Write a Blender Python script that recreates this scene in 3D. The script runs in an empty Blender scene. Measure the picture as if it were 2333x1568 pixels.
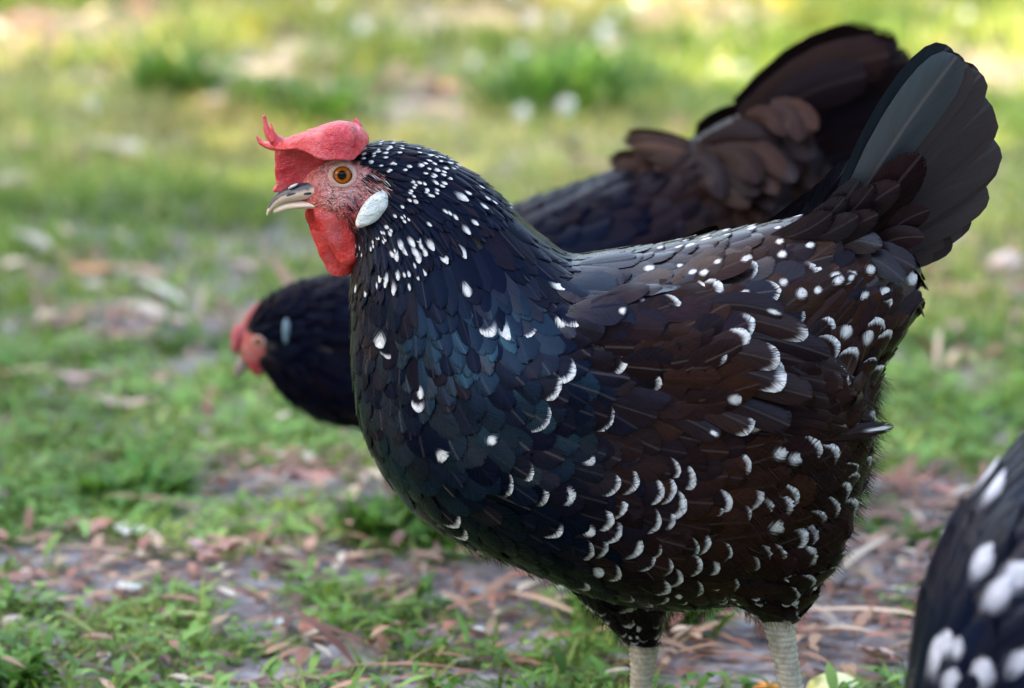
import bpy, bmesh, math, random
import numpy as np
from mathutils import Vector, Matrix
from mathutils.bvhtree import BVHTree
from mathutils import noise as mnoise

random.seed(7); rng = np.random.default_rng(7)
scene = bpy.context.scene
COL = scene.collection
R = math.radians

# ------------------------------------------------------------------ camera
CAM_D, CAM_Z, PITCH = 2.44, 0.8656, R(13.0)
TH = 0.1398; TV = TH * 688 / 1024
cam_data = bpy.data.cameras.new('camera'); cam = bpy.data.objects.new('camera', cam_data); COL.objects.link(cam)
cam.location = (0, -CAM_D, CAM_Z); cam.rotation_euler = (math.pi/2 - PITCH, 0, 0)
cam_data.sensor_width = 36; cam_data.lens = 18 / TH
cam_data.clip_start = 0.05; cam_data.clip_end = 500
cam_data.dof.use_dof = True; cam_data.dof.focus_distance = 2.455; cam_data.dof.aperture_fstop = 4.6
scene.camera = cam

# ------------------------------------------------------------------ sky, sun, exposure
SUN_EL, SUN_AZ = R(34), R(-76)      # azimuth from +y towards +x: the sun stands to the left, a little behind
w = bpy.data.worlds.new('World'); scene.world = w; w.use_nodes = True
wn = w.node_tree; sky = wn.nodes.new('ShaderNodeTexSky'); sky.sky_type = 'NISHITA'; sky.sun_disc = False
sky.sun_elevation = SUN_EL; sky.sun_rotation = SUN_AZ; sky.air_density = 1.0; sky.dust_density = 2.5; sky.ozone_density = 1.0
wn.links.new(sky.outputs[0], wn.nodes['Background'].inputs[0]); wn.nodes['Background'].inputs[1].default_value = 0.125
sd = bpy.data.lights.new('sun', 'SUN'); sun = bpy.data.objects.new('sun', sd); COL.objects.link(sun)
sd.energy = 3.4; sd.angle = R(0.55); sd.color = (1.0, 0.84, 0.60)
sdir = Vector((math.sin(SUN_AZ)*math.cos(SUN_EL), math.cos(SUN_AZ)*math.cos(SUN_EL), math.sin(SUN_EL)))
sun.rotation_euler = sdir.to_track_quat('Z', 'Y').to_euler(); sun.location = (-8, 3, 8)
scene.view_settings.view_transform = 'Standard'; scene.view_settings.look = 'None'
scene.view_settings.exposure = 3.6; scene.view_settings.gamma = 1.0
scene.view_settings.use_white_balance = True; scene.view_settings.white_balance_temperature = 7700; scene.view_settings.white_balance_tint = 8
scene.render.engine = 'CYCLES'
scene.cycles.use_denoising = True
scene.cycles.max_bounces = 6; scene.cycles.transparent_max_bounces = 24

# ------------------------------------------------------------------ where a spot of the picture lies in the place
VX, VY = 1166.5, 784.0
FW = Vector((0, math.cos(PITCH), -math.sin(PITCH))); UP = Vector((0, math.sin(PITCH), math.cos(PITCH)))
CAM = Vector((0, -CAM_D, CAM_Z))
def ray(vx, vy):
    return FW + Vector((1, 0, 0)) * ((vx-VX)/VX*TH) + UP * (-(vy-VY)/VY*TV)
def S(vx, vy, Y=0.0):
    d = ray(vx, vy); return CAM + d * ((Y + CAM_D) / d.y)
def gh(x, y):
    return (0.005*math.sin(x*9.1+1.3)*math.cos(y*7.3) + 0.003*math.sin(x*23+y*17) + 0.002*math.sin(y*41-x*33))
def G(vx, vy):
    d = ray(vx, vy); p = CAM + d * (-CAM_Z / d.z); p.z = gh(p.x, p.y); return p
def proj(p):
    q = Vector(p) - CAM; f = q.dot(FW); return (VX + q.x/f/TH*VX, VY - q.dot(UP)/f/TV*VY)
def kpx(Y):            # metres for one picture unit at depth Y
    return (Y + CAM_D) / math.cos(PITCH) * TH / VX

# ------------------------------------------------------------------ materials
class NB:
    def __init__(s, name):
        s.m = bpy.data.materials.new(name); s.m.use_nodes = True; s.t = s.m.node_tree; s.b = s.t.nodes['Principled BSDF']
    def n(s, typ, **k):
        o = s.t.nodes.new(typ)
        for a, v in k.items(): setattr(o, a, v)
        return o
    def put(s, sock, v):
        if isinstance(v, bpy.types.NodeSocket): s.t.links.new(v, sock)
        elif v is not None:
            if sock.type == 'RGBA' and len(v) == 3: v = (*v, 1)
            sock.default_value = v
    def math(s, op, a, b=None, c=None, clamp=False):
        o = s.n('ShaderNodeMath', operation=op); o.use_clamp = clamp
        for i, v in enumerate((a, b, c)):
            if v is not None: s.put(o.inputs[i], v)
        return o.outputs[0]
    def mix(s, f, a, b, blend='MIX'):
        o = s.n('ShaderNodeMix', data_type='RGBA', blend_type=blend)
        s.put(o.inputs[0], f); s.put(o.inputs[6], a); s.put(o.inputs[7], b); return o.outputs[2]
    def noise(s, scale, vec=None, detail=3, rough=0.55, dist=0.0):
        o = s.n('ShaderNodeTexNoise'); o.inputs['Scale'].default_value = scale; o.inputs['Detail'].default_value = detail
        o.inputs['Roughness'].default_value = rough; o.inputs['Distortion'].default_value = dist
        if vec is not None: s.put(o.inputs['Vector'], vec)
        return o.outputs['Fac']
    def voro(s, scale, vec=None, out='Distance'):
        o = s.n('ShaderNodeTexVoronoi'); o.inputs['Scale'].default_value = scale
        if vec is not None: s.put(o.inputs['Vector'], vec)
        return o.outputs[out]
    def ramp(s, f, stops):
        o = s.n('ShaderNodeValToRGB'); e = o.color_ramp.elements
        while len(e) < len(stops): e.new(0.5)
        for el, (p, c) in zip(e, stops):
            el.position = p; el.color = (*c, 1) if len(c) == 3 else c
        s.put(o.inputs[0], f); return o.outputs[0]
    def step(s, x, a, b):
        o = s.n('ShaderNodeMapRange', interpolation_type='SMOOTHSTEP'); s.put(o.inputs[0], x)
        s.put(o.inputs[1], a); s.put(o.inputs[2], b); return o.outputs[0]
    def obj(s): return s.n('ShaderNodeTexCoord').outputs['Object']
    def attr(s, name):
        o = s.n('ShaderNodeAttribute', attribute_name=name); p = s.n('ShaderNodeSeparateColor'); s.t.links.new(o.outputs['Color'], p.inputs[0])
        return p.outputs[0], p.outputs[1], p.outputs[2], o.outputs['Alpha'], o.outputs['Color']
    def comb(s, x, y, z):
        o = s.n('ShaderNodeCombineXYZ')
        for i, v in enumerate((x, y, z)): s.put(o.inputs[i], v)
        return o.outputs[0]
    def bump(s, h, strength=0.5, dist=0.001):
        o = s.n('ShaderNodeBump'); o.inputs['Strength'].default_value = strength; o.inputs['Distance'].default_value = dist
        s.put(o.inputs['Height'], h); s.t.links.new(o.outputs[0], s.b.inputs['Normal'])
    def set(s, **k):
        for a, v in k.items(): s.put(s.b.inputs[a.replace('_', ' ')], v)
        return s.m

def feather_material(name='feather', dark=(0.0010, 0.0020, 0.0062), brn=(0.0165, 0.0064, 0.0043), spec=0.09, spec_teal=0.52, rough=(0.20, 0.36), fray_amt=0.45, white_col=(0.54, 0.53, 0.53)):
    q = NB(name); u, v, spot, rnd, _ = q.attr('fa'); brown, teal, edge, lite, _ = q.attr('fb')
    au = q.math('ABSOLUTE', q.math('SUBTRACT', u, 0.5))                       # 0 rachis .. 0.5 edge
    bv = q.math('SUBTRACT', q.math('MULTIPLY', v, 1.0), q.math('MULTIPLY', au, 0.9))    # barbs run slantwise from the rachis
    barb = q.noise(1.0, q.comb(q.math('MULTIPLY', bv, 34.0), q.math('MULTIPLY', au, 3.0), q.math('MULTIPLY', rnd, 97.0)), 2, 0.6)
    base = q.mix(brown, dark, brn); ur = q.attr('fc')[0]
    base = q.mix(q.math('MULTIPLY', teal, 0.55), base, (0.0015, 0.0105, 0.019))
    base = q.mix(1.0, base, q.mix(rnd, (0.55, 0.55, 0.58), (1.35, 1.3, 1.25)), 'MULTIPLY')
    base = q.mix(1.0, base, q.mix(q.step(barb, 0.3, 0.7), (0.8, 0.8, 0.8), (1.2, 1.2, 1.2)), 'MULTIPLY')
    rach = q.math('SUBTRACT', 1.0, q.step(au, 0.015, 0.05))
    base = q.mix(q.math('MULTIPLY', rach, q.math('MULTIPLY', lite, 0.35)), base, (0.09, 0.07, 0.065))
    # pale spot at the tip, its rim frayed along the barbs
    sv = q.math('DIVIDE', q.math('SUBTRACT', v, 0.90), q.math('MULTIPLY_ADD', spot, 0.30, 0.04))
    su = q.math('DIVIDE', au, q.math('MULTIPLY_ADD', spot, 0.42, 0.06))
    d = q.math('SQRT', q.math('ADD', q.math('MULTIPLY', sv, sv), q.math('MULTIPLY', su, su)))
    d = q.math('ADD', d, q.math('MULTIPLY', q.math('SUBTRACT', barb, 0.5), 2.0))
    m = q.math('MULTIPLY', q.math('SUBTRACT', 1.0, q.step(d, 0.45, 1.2)), q.math('GREATER_THAN', spot, 0.02))
    # pale rim along the tip edge (crescent)
    tv = q.math('DIVIDE', q.math('SUBTRACT', v, 0.45), 0.55, clamp=True)
    er = q.math('SQRT', q.math('ADD', q.math('MULTIPLY', q.math('MULTIPLY', ur, ur), 0.32), q.math('MULTIPLY', tv, tv)))
    er = q.math('ADD', er, q.math('MULTIPLY', q.math('SUBTRACT', barb, 0.5), 0.22))
    lim = q.math('SUBTRACT', 1.02, q.math('MULTIPLY', edge, 0.36))
    rim = q.math('MULTIPLY', q.step(er, q.math('SUBTRACT', lim, 0.10), q.math('ADD', lim, 0.14)), q.math('MULTIPLY', q.math('GREATER_THAN', edge, 0.02), q.step(v, 0.55, 0.75)))
    lop = q.math('MULTIPLY', q.math('SUBTRACT', u, 0.5), q.math('SUBTRACT', q.math('MULTIPLY', q.math('FRACT', q.math('MULTIPLY', rnd, 17.0)), 2.0), 1.0))
    rim = q.math('MULTIPLY', rim, q.step(lop, -0.34, -0.06))
    m = q.math('MAXIMUM', m, rim)
    tv2 = q.math('DIVIDE', q.math('SUBTRACT', v, 0.35), 0.65, clamp=True)
    out = q.math('MAXIMUM', q.math('POWER', ur, 2.0), q.math('SQRT', q.math('ADD', q.math('MULTIPLY', q.math('MULTIPLY', ur, ur), 0.6), q.math('MULTIPLY', tv2, tv2))))
    fray = q.noise(1.0, q.comb(q.math('MULTIPLY', bv, 60.0), q.math('MULTIPLY', au, 1.5), q.math('MULTIPLY', rnd, 53.0)), 1, 0.5)
    q.set(Alpha=q.math('GREATER_THAN', fray, q.math('MULTIPLY_ADD', q.step(out, 0.84, 1.08), fray_amt, -0.02)))
    white = q.mix(q.step(barb, 0.25, 0.6), tuple(c*.31 for c in white_col), white_col)
    col = q.mix(m, base, white)
    sp = q.mix(brown, q.mix(teal, (0.42, 0.55, 1.0), (0.30, 0.85, 1.0)), (1.0, 0.74, 0.62))
    q.bump(q.math('MULTIPLY_ADD', rach, 0.3, barb), 0.22, 0.0003)
    q.set(Base_Color=col, Roughness=q.mix(m, q.mix(barb, (rough[0],)*3, (rough[1],)*3), (0.7,)*3), Specular_IOR_Level=q.math('MULTIPLY_ADD', teal, spec_teal, spec), Specular_Tint=sp)
    q.set(Sheen_Weight=q.math('MULTIPLY', q.math('SUBTRACT', 1.0, m), 0.0), Sheen_Roughness=0.4, Sheen_Tint=sp)
    return q.m

def body_material():
    q = NB('hen_skin'); face, pale, dark, _, _ = q.attr('skin'); o = q.obj()
    n1 = q.noise(90, o, 4); n2 = q.noise(420, o, 3); v1 = q.voro(700, o)
    red = q.ramp(n1, [(0.3, (0.30, 0.030, 0.028)), (0.5, (0.42, 0.075, 0.065)), (0.72, (0.50, 0.20, 0.18))])
    red = q.mix(q.math('MULTIPLY', pale, q.step(n2, 0.2, 0.75)), red, (0.50, 0.33, 0.33))
    red = q.mix(q.math('MULTIPLY', dark, q.step(n2, 0.35, 0.65)), red, (0.17, 0.10, 0.15))
    q.bump(q.math('ADD', q.math('ADD', v1, n2), q.math('MULTIPLY', q.voro(260, o), 1.4)), 1.0, 0.0013)
    q.set(Base_Color=q.mix(face, (0.008, 0.006, 0.006), red), Roughness=q.mix(face, (0.85,)*3, (0.52,)*3),
          Subsurface_Weight=q.math('MULTIPLY', face, 0.15), Subsurface_Radius=(0.004, 0.0015, 0.001), Subsurface_Scale=0.6)
    return q.m

def comb_material(name, c1, c2, c3, sss=0.3):
    q = NB(name); o = q.obj(); n1 = q.noise(70, o, 4); v1 = q.voro(1150, o); n2 = q.noise(900, o, 2)
    col = q.ramp(n1, [(0.32, c1), (0.5, c2), (0.7, c3)])
    col = q.mix(q.step(v1, 0.45, 0.05), col, q.mix(0.16, col, (0.75, 0.42, 0.40)))
    col = q.mix(q.math('MULTIPLY', q.step(q.math('MULTIPLY_ADD', n2, 0.25, q.noise(38, o, 5, .65)), .58, .80), 0.40), col, (0.50, 0.15, 0.16))
    q.bump(q.math('SUBTRACT', q.math('MULTIPLY', n2, 0.5), v1), 0.7, 0.0006)
    return q.set(Base_Color=col, Roughness=0.30, Specular_IOR_Level=0.38, Subsurface_Weight=sss, Subsurface_Radius=(0.006, 0.0014, 0.0010), Subsurface_Scale=0.7,
                 Sheen_Weight=0.0, Sheen_Roughness=0.35, Sheen_Tint=(1, 0.86, 0.88))

def simple(name, c1, c2, scale=60, rough=0.7, bump=0.4, dist=0.001, spec=0.4):
    q = NB(name); o = q.obj(); n = q.noise(scale, o, 5); n2 = q.noise(scale*6, o, 3)
    q.bump(q.math('ADD', n, q.math('MULTIPLY', n2, 0.5)), bump, dist)
    return q.set(Base_Color=q.ramp(q.math('MULTIPLY_ADD', n2, 0.3, q.math('MULTIPLY', n, 0.7)), [(0.33, c1), (0.66, c2)]), Roughness=rough, Specular_IOR_Level=spec)

def plant_material(name, stops, transl=0.35):
    q = NB(name); r, g, b, _, _ = q.attr('pc')
    col = q.ramp(r, stops); col = q.mix(1.0, col, q.mix(g, (0.48, 0.48, 0.48), (1.38, 1.38, 1.38)), 'MULTIPLY')
    q.set(Base_Color=col, Roughness=0.55, Specular_IOR_Level=0.12)
    tr = q.n('ShaderNodeBsdfTranslucent'); q.put(tr.inputs[0], q.mix(1.0, col, (1.2, 1.25, 0.75), 'MULTIPLY'))
    mx = q.n('ShaderNodeMixShader'); mx.inputs[0].default_value = transl
    q.t.links.new(q.b.outputs[0], mx.inputs[1]); q.t.links.new(tr.outputs[0], mx.inputs[2])
    q.t.links.new(mx.outputs[0], q.t.nodes['Material Output'].inputs[0]); return q.m

def ground_material():
    q = NB('soil'); o = q.obj(); n1 = q.noise(2.2, o, 5); n2 = q.noise(38, o, 4, 0.65); n3 = q.noise(210, o, 3); vc = q.voro(95, o, 'Color')
    vs = q.n('ShaderNodeSeparateColor'); q.t.links.new(vc, vs.inputs[0])
    soil = q.ramp(n2, [(0.3, (0.07, 0.062, 0.066)), (0.5, (0.20, 0.182, 0.195)), (0.7, (0.36, 0.34, 0.35))])
    chips = q.ramp(vs.outputs[0], [(0.0, (0.10, 0.055, 0.045)), (0.4, (0.26, 0.15, 0.12)), (0.7, (0.36, 0.27, 0.22)), (1.0, (0.16, 0.12, 0.12))])
    col = q.mix(q.math('MULTIPLY', q.step(vs.outputs[1], 0.5, 0.56), q.step(n1, 0.35, 0.6)), soil, chips)
    sx = q.n('ShaderNodeSeparateXYZ'); q.t.links.new(o, sx.inputs[0])
    far = q.step(sx.outputs[1], 1.5, 5.5)
    meadow = q.ramp(q.noise(1.7, o, 5, 0.6), [(0.28, (0.07, 0.12, 0.03)), (0.46, (0.15, 0.19, 0.06)), (0.56, (0.32, 0.26, 0.12)), (0.72, (0.46, 0.32, 0.23))])  # straw and peach stops carry the warmth of far sun in the colour
    col = q.mix(q.math('MULTIPLY', far, 0.8), col, meadow)
    q.bump(q.math('ADD', n2, q.math('MULTIPLY', n3, 0.5)), 0.9, 0.006)
    return q.set(Base_Color=col, Roughness=0.9, Specular_IOR_Level=0.08)

def beak_material():
    q = NB('beak_horn'); u, v, s, _, _ = q.attr('bk'); o = q.obj(); n = q.noise(240, o, 3)
    nn = q.math('MULTIPLY', q.math('SUBTRACT', n, 0.5), 0.16)
    dk = q.step(q.math('ADD', u, nn), 0.50, 0.72)           # dark along the culmen
    dk = q.math('MAXIMUM', dk, q.step(q.math('ADD', s, nn), 0.45, 0.7))
    col = q.mix(dk, (0.56, 0.42, 0.33), (0.022, 0.022, 0.035))
    q.bump(q.noise(500, q.comb(q.math('MULTIPLY', v, 0.02), u, 0.0), 2), 0.15, 0.0004)
    return q.set(Base_Color=col, Roughness=0.38, Specular_IOR_Level=0.45, Subsurface_Weight=0.1, Subsurface_Radius=(0.002, 0.001, 0.0006))

def eye_material():
    q = NB('eye'); r, g, b, _, _ = q.attr('ey'); n = q.noise(900, q.obj(), 3)
    col = q.ramp(r, [(0.0, (0.002, 0.002, 0.003)), (0.47, (0.002, 0.002, 0.003)), (0.53, (0.16, 0.035, 0.004)), (0.72, (0.36, 0.095, 0.006)), (0.90, (0.24, 0.055, 0.005)), (1.0, (0.02, 0.01, 0.008))])
    return q.set(Base_Color=q.mix(q.math('MULTIPLY', n, 0.3), col, q.mix(1.0, col, (0.6, 0.5, 0.5), 'MULTIPLY')), Roughness=0.05, Specular_IOR_Level=0.12)

M = {}
M['feather'] = feather_material(); M['feather_brown'] = feather_material('brown_feather', (0.006, 0.0035, 0.003), (0.030, 0.0125, 0.0080), .05, .3, (.4, .6)); M['feather_tail'] = feather_material('tail_vane', (0.0085, 0.0115, 0.0130), (0.0185, 0.0125, 0.0110), .30, .5, (.30, .46), .16); M['feather_tan'] = feather_material('tan_feather', (0.015, 0.009, 0.007), (0.070, 0.034, 0.023), .10, .3, (.4, .6), .7); M['feather_hen2'] = feather_material('brown_black_feather', (0.0012, 0.0012, 0.0055), (0.0115, 0.0050, 0.0040), .02, .3, (.35, .5)); M['feather_blue'] = feather_material('blue_feather', (0.0015, 0.0034, 0.0125), (0.010, 0.006, 0.006), .08, .3, (.25, .4), .6, (0.40, 0.43, 0.52)); M['skin'] = body_material()
M['comb'] = comb_material('comb_skin', (0.28, 0.006, 0.012), (0.40, 0.014, 0.024), (0.52, 0.075, 0.085), .12)
M['wattle'] = comb_material('wattle_skin', (0.34, 0.004, 0.004), (0.44, 0.010, 0.008), (0.48, 0.050, 0.042), 0.25)
M['lobe'] = simple('earlobe_skin', (0.40, 0.45, 0.46), (0.66, 0.66, 0.63), 130, 0.5, 1.0, 0.003)
M['lobe2'] = simple('earlobe_bluish', (0.06, 0.11, 0.15), (0.20, 0.27, 0.32), 180, 0.6, 0.8, 0.0012); M['comb2'] = comb_material('comb_skin_dull', (0.22, 0.006, 0.014), (0.30, 0.016, 0.026), (0.36, 0.065, 0.08), .1)
M['lid'] = simple('eyelid_skin', (0.34, 0.17, 0.14), (0.48, 0.33, 0.29), 500, 0.5, 0.5, 0.0004)
M['beak'] = beak_material(); M['eye'] = eye_material()
qs = NB('shank_scales'); os_ = qs.obj(); wv = qs.n('ShaderNodeTexWave', bands_direction='Z'); wv.inputs['Scale'].default_value = 78; wv.inputs['Distortion'].default_value = 5.0; wv.inputs['Detail Scale'].default_value = 40; qs.put(wv.inputs['Vector'], os_)
ns_ = qs.noise(160, os_, 4); cs_ = qs.ramp(ns_, [(0.3, (0.34, 0.27, 0.20)), (0.6, (0.62, 0.54, 0.45))]); qs.bump(wv.outputs['Fac'], .7, .0012)
M['shank'] = qs.set(Base_Color=qs.mix(qs.step(wv.outputs['Fac'], .22, .0), cs_, (0.36, 0.27, 0.20)), Roughness=.4)
M['soil'] = ground_material()
M['grass'] = plant_material('grass_blades', [(0.0, (0.060, 0.13, 0.024)), (0.35, (0.140, 0.230, 0.045)), (0.62, (0.245, 0.325, 0.080)), (0.8, (0.36, 0.36, 0.125)), (1.0, (0.54, 0.44, 0.23))])
M['weed'] = plant_material('weed_leaves', [(0.0, (0.055, 0.145, 0.028)), (0.5, (0.13, 0.25, 0.055)), (1.0, (0.24, 0.345, 0.10))], 0.25)
M['litter'] = plant_material('dry_litter', [(0.0, (0.05, 0.028, 0.022)), (0.3, (0.13, 0.065, 0.05)), (0.55, (0.27, 0.115, 0.085)), (0.8, (0.38, 0.25, 0.17)), (1.0, (0.46, 0.42, 0.36))], 0.1)
M['crown'] = plant_material('tree_leaves', [(0.0, (0.04, 0.09, 0.03)), (1.0, (0.09, 0.15, 0.05))], 0.3)
M['bark'] = simple('tree_bark', (0.10, 0.075, 0.06), (0.28, 0.22, 0.18), 14, 0.9, 0.8, 0.02)

# ------------------------------------------------------------------ mesh helpers
def link(name, me, parent=None, loc=None):
    o = bpy.data.objects.new(name, me); COL.objects.link(o)
    if parent is not None: o.parent = parent
    if loc is not None: o.location = loc
    return o
def mesh(name, verts, faces, mat=None, smooth=True, attrs=None):
    me = bpy.data.meshes.new(name)
    me.from_pydata([tuple(v) for v in verts], [], faces if isinstance(faces, list) else faces.tolist())
    if smooth: me.polygons.foreach_set('use_smooth', [True]*len(me.polygons))
    for k, a in (attrs or {}).items():
        at = me.attributes.new(k, 'FLOAT_COLOR', 'POINT'); at.data.foreach_set('color', np.asarray(a, dtype=np.float32).ravel())
    if mat: me.materials.append(mat)
    me.update(); return me
def tag(o, label, cat, group=None, kind=None):
    o['label'] = label; o['category'] = cat
    if group: o['group'] = group
    if kind: o['kind'] = kind
    return o
def crom(pts, n):      # Catmull-Rom through rows of numbers
    P = np.asarray(pts, float); k = len(P); out = []
    for t in np.linspace(0, k-1, n):
        i = min(int(t), k-2); f = t-i
        p0 = P[max(i-1, 0)]; p1 = P[i]; p2 = P[i+1]; p3 = P[min(i+2, k-1)]
        out.append(0.5*((2*p1)+(-p0+p2)*f+(2*p0-5*p1+4*p2-p3)*f*f+(-p0+3*p1-3*p2+p3)*f**3))
    return np.array(out)
def tube(pts, radii, n=12, cap=True, squash=None):
    P = [Vector(p) for p in pts]; V = []; F = []; up = Vector((0, 1, 0.13))
    for i, p in enumerate(P):
        d = (P[min(i+1, len(P)-1)] - P[max(i-1, 0)]).normalized(); a = d.cross(up).normalized(); b = d.cross(a)
        for j in range(n):
            t = 2*math.pi*j/n; V.append(p + a*math.cos(t)*radii[i] + b*math.sin(t)*radii[i]*(squash or 1))
    for i in range(len(P)-1):
        for j in range(n):
            F.append((i*n+j, i*n+(j+1) % n, (i+1)*n+(j+1) % n, (i+1)*n+j))
    if cap:
        for i in (0, len(P)-1):
            F.append(tuple(range(i*n, i*n+n)))
    return V, F
def join(parts):
    V, F = [], []
    for v, f in parts:
        o = len(V); V += list(v); F += [tuple(i+o for i in g) for g in f]
    return V, F
def remesh(V, F, voxel, smooth=3, name='body'):
    me = mesh('tmp', V, F, None, False); o = bpy.data.objects.new('tmp', me); COL.objects.link(o)
    m = o.modifiers.new('r', 'REMESH'); m.mode = 'VOXEL'; m.voxel_size = voxel
    if smooth:
        s = o.modifiers.new('s', 'SMOOTH'); s.factor = 0.5; s.iterations = smooth
    dg = bpy.context.evaluated_depsgraph_get(); dg.update()
    e = o.evaluated_get(dg); r = bpy.data.meshes.new_from_object(e)
    bpy.data.objects.remove(o); bpy.data.meshes.remove(me); r.name = name
    r.polygons.foreach_set('use_smooth', [True]*len(r.polygons)); r.materials.clear()
    return r
def lumpy(me, amp, f, amp2=0, f2=1, seed=0.0):
    nr = [v.normal.copy() for v in me.vertices]
    for v, n in zip(me.vertices, nr):
        c = v.co; v.co = c + n*(amp*mnoise.noise(c*f+Vector((seed, 0, 0))) + amp2*mnoise.noise(c*f2+Vector((0, seed, 0))))
    me.update()
def verts_of(me):
    a = np.empty(len(me.vertices)*3); me.vertices.foreach_get('co', a); return a.reshape(-1, 3)
def shift(me, B):
    me.transform(Matrix.Translation(-Vector(B)))
def set_attr(me, name, arr):
    at = me.attributes.new(name, 'FLOAT_COLOR', 'POINT'); at.data.foreach_set('color', np.asarray(arr, dtype=np.float32).ravel())
def sstep(x, a, b):
    t = np.clip((np.asarray(x, float)-a)/(b-a), 0, 1); return t*t*(3-2*t)

# ------------------------------------------------------------------ lofted bodies
class Loft:
    """sections of (dorsal x,y, ventral x,y, half width) in picture units at depth Y, head end last"""
    def __init__(s, secs, Y, n=90, m=40, power=2.25, offy=0.0):
        k = kpx(Y); rows = []
        for dx, dy, vx, vy, wd in secs:
            a = S(dx, dy, Y); b = S(vx, vy, Y); rows.append((a.x, a.z, b.x, b.z, wd*k))
        s.R = crom(rows, n); s.Y = Y + offy; s.n = n; s.m = m; s.p = power
    def at(s, i, th):
        i = max(0, min(s.n-1.001, i)); a = int(i); f = i-a; r = s.R[a]*(1-f)+s.R[a+1]*f
        c, sn = math.cos(th), math.sin(th); e = 2/s.p
        cc = math.copysign(abs(c)**e, c); ss = math.copysign(abs(sn)**e, sn)
        # th=0 dorsal, pi ventral, +pi/2 the side towards the camera
        mx, mz = (r[0]+r[2])/2, (r[1]+r[3])/2
        return Vector((mx+(r[0]-mx)*cc, s.Y - r[4]*ss, mz+(r[1]-mz)*cc))
    def mesh(s):
        V = []; F = []; m = s.m
        for i in range(s.n):
            for j in range(m): V.append(s.at(i, 2*math.pi*j/m))
        for i in range(s.n-1):
            for j in range(m): F.append((i*m+j, i*m+(j+1) % m, (i+1)*m+(j+1) % m, (i+1)*m+j))
        F.append(tuple(range(m))[::-1]); F.append(tuple((s.n-1)*m+j for j in range(m)))
        return V, F
    def mid(s, i): return s.at(i, math.pi/2)

# ------------------------------------------------------------------ feathers
SV = [0, .2, .42, .6, .74, .85, .93, .98, 1.0]
SHAPES = {'round': [.35, .74, .95, 1.0, .95, .80, .58, .33, .06], 'point': [.4, .8, 1.0, .97, .84, .64, .42, .22, .03],
          'long': [.35, .62, .85, .97, 1.0, .95, .80, .55, .15], 'fluff': [.4, .8, 1.0, 1.0, .93, .80, .62, .4, .15]}
SU = [-1, -.55, 0, .55, 1]
def feather(centers, normals, W, shape='round', cup=0.14, jag=0.05, spot=0, brown=0, teal=0, edge=0, lite=0.4, rnd=None, side=0.0):
    f = SHAPES[shape]; V = []; A = []; B = []; Cc = []; rnd = random.random() if rnd is None else rnd
    n = len(centers)
    for i in range(n):
        c = centers[i]; d = (centers[min(i+1, n-1)]-centers[max(i-1, 0)])
        if d.length < 1e-9: d = Vector((1, 0, 0))
        d.normalize(); nn = (normals[i]-d*normals[i].dot(d)).normalized(); t = nn.cross(d)
        for u in SU:
            w = W*0.5*f[i]*(1+side*u)*(1+(random.uniform(-jag, jag) if abs(u) == 1 else 0))
            back = 0.0
            V.append(c + t*(u*w) - nn*(cup*W*f[i]*u*u) + d*(back + random.uniform(-jag, jag)*W*(0.35 if i > 5 else 0)))
            Cc.append((abs(u), 0, 0, 1)); A.append((u*0.5*f[i]+0.5, SV[i], spot, rnd)); B.append((brown, teal, edge, lite))
    return {'V': V, 'A': A, 'B': B, 'C': Cc, 'tip': centers[-1], 'W': W, 'L': sum((centers[i+1]-centers[i]).length for i in range(n-1))}
FF = [(i*5+j, i*5+j+1, (i+1)*5+j+1, (i+1)*5+j) for i in range(8) for j in range(4)]
def conform(bvh, P, nrm, d, L, lift, h0=0.0006, hug=0.85, droop=0.0):
    C = []; N = []
    for v in SV:
        c0 = P + d*(L*v) + Vector((0, 0, -droop*v*v*L)); q, nq, _, _ = bvh.find_nearest(c0)
        c1 = q + nq*(h0+lift*v**1.4); c2 = c0 + nrm*(h0+lift*v**1.4)
        C.append(c1*hug + c2*(1-hug)); N.append((nq*0.7+nrm*0.3).normalized())
    return C, N
def setf(f, spot=None, edge=None, brown=None):
    if spot is not None: f['A'] = [(a[0], a[1], spot, a[3]) for a in f['A']]
    if edge is not None or brown is not None:
        f['B'] = [(b[0] if brown is None else brown, b[1], b[2] if edge is None else edge, b[3]) for b in f['B']]
def mirror(f, Y):
    g = dict(f); g['V'] = [Vector((v.x, 2*Y-v.y, v.z)) for v in f['V']]; g['far'] = True; return g
def feather_mesh(name, fs, B, mat=None):
    V = []; F = []; A = []; Bb = []; Cc = []
    for f in fs:
        o = len(V); V += [v-B for v in f['V']]; A += f['A']; Bb += f['B']; Cc += f['C']
        F += [(a+o, d+o, c+o, b+o) if f.get('far') else (a+o, b+o, c+o, d+o) for a, b, c, d in FF]
    return mesh(name, V, F, mat or M['feather'], True, {'fa': A, 'fb': Bb, 'fc': Cc})

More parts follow.
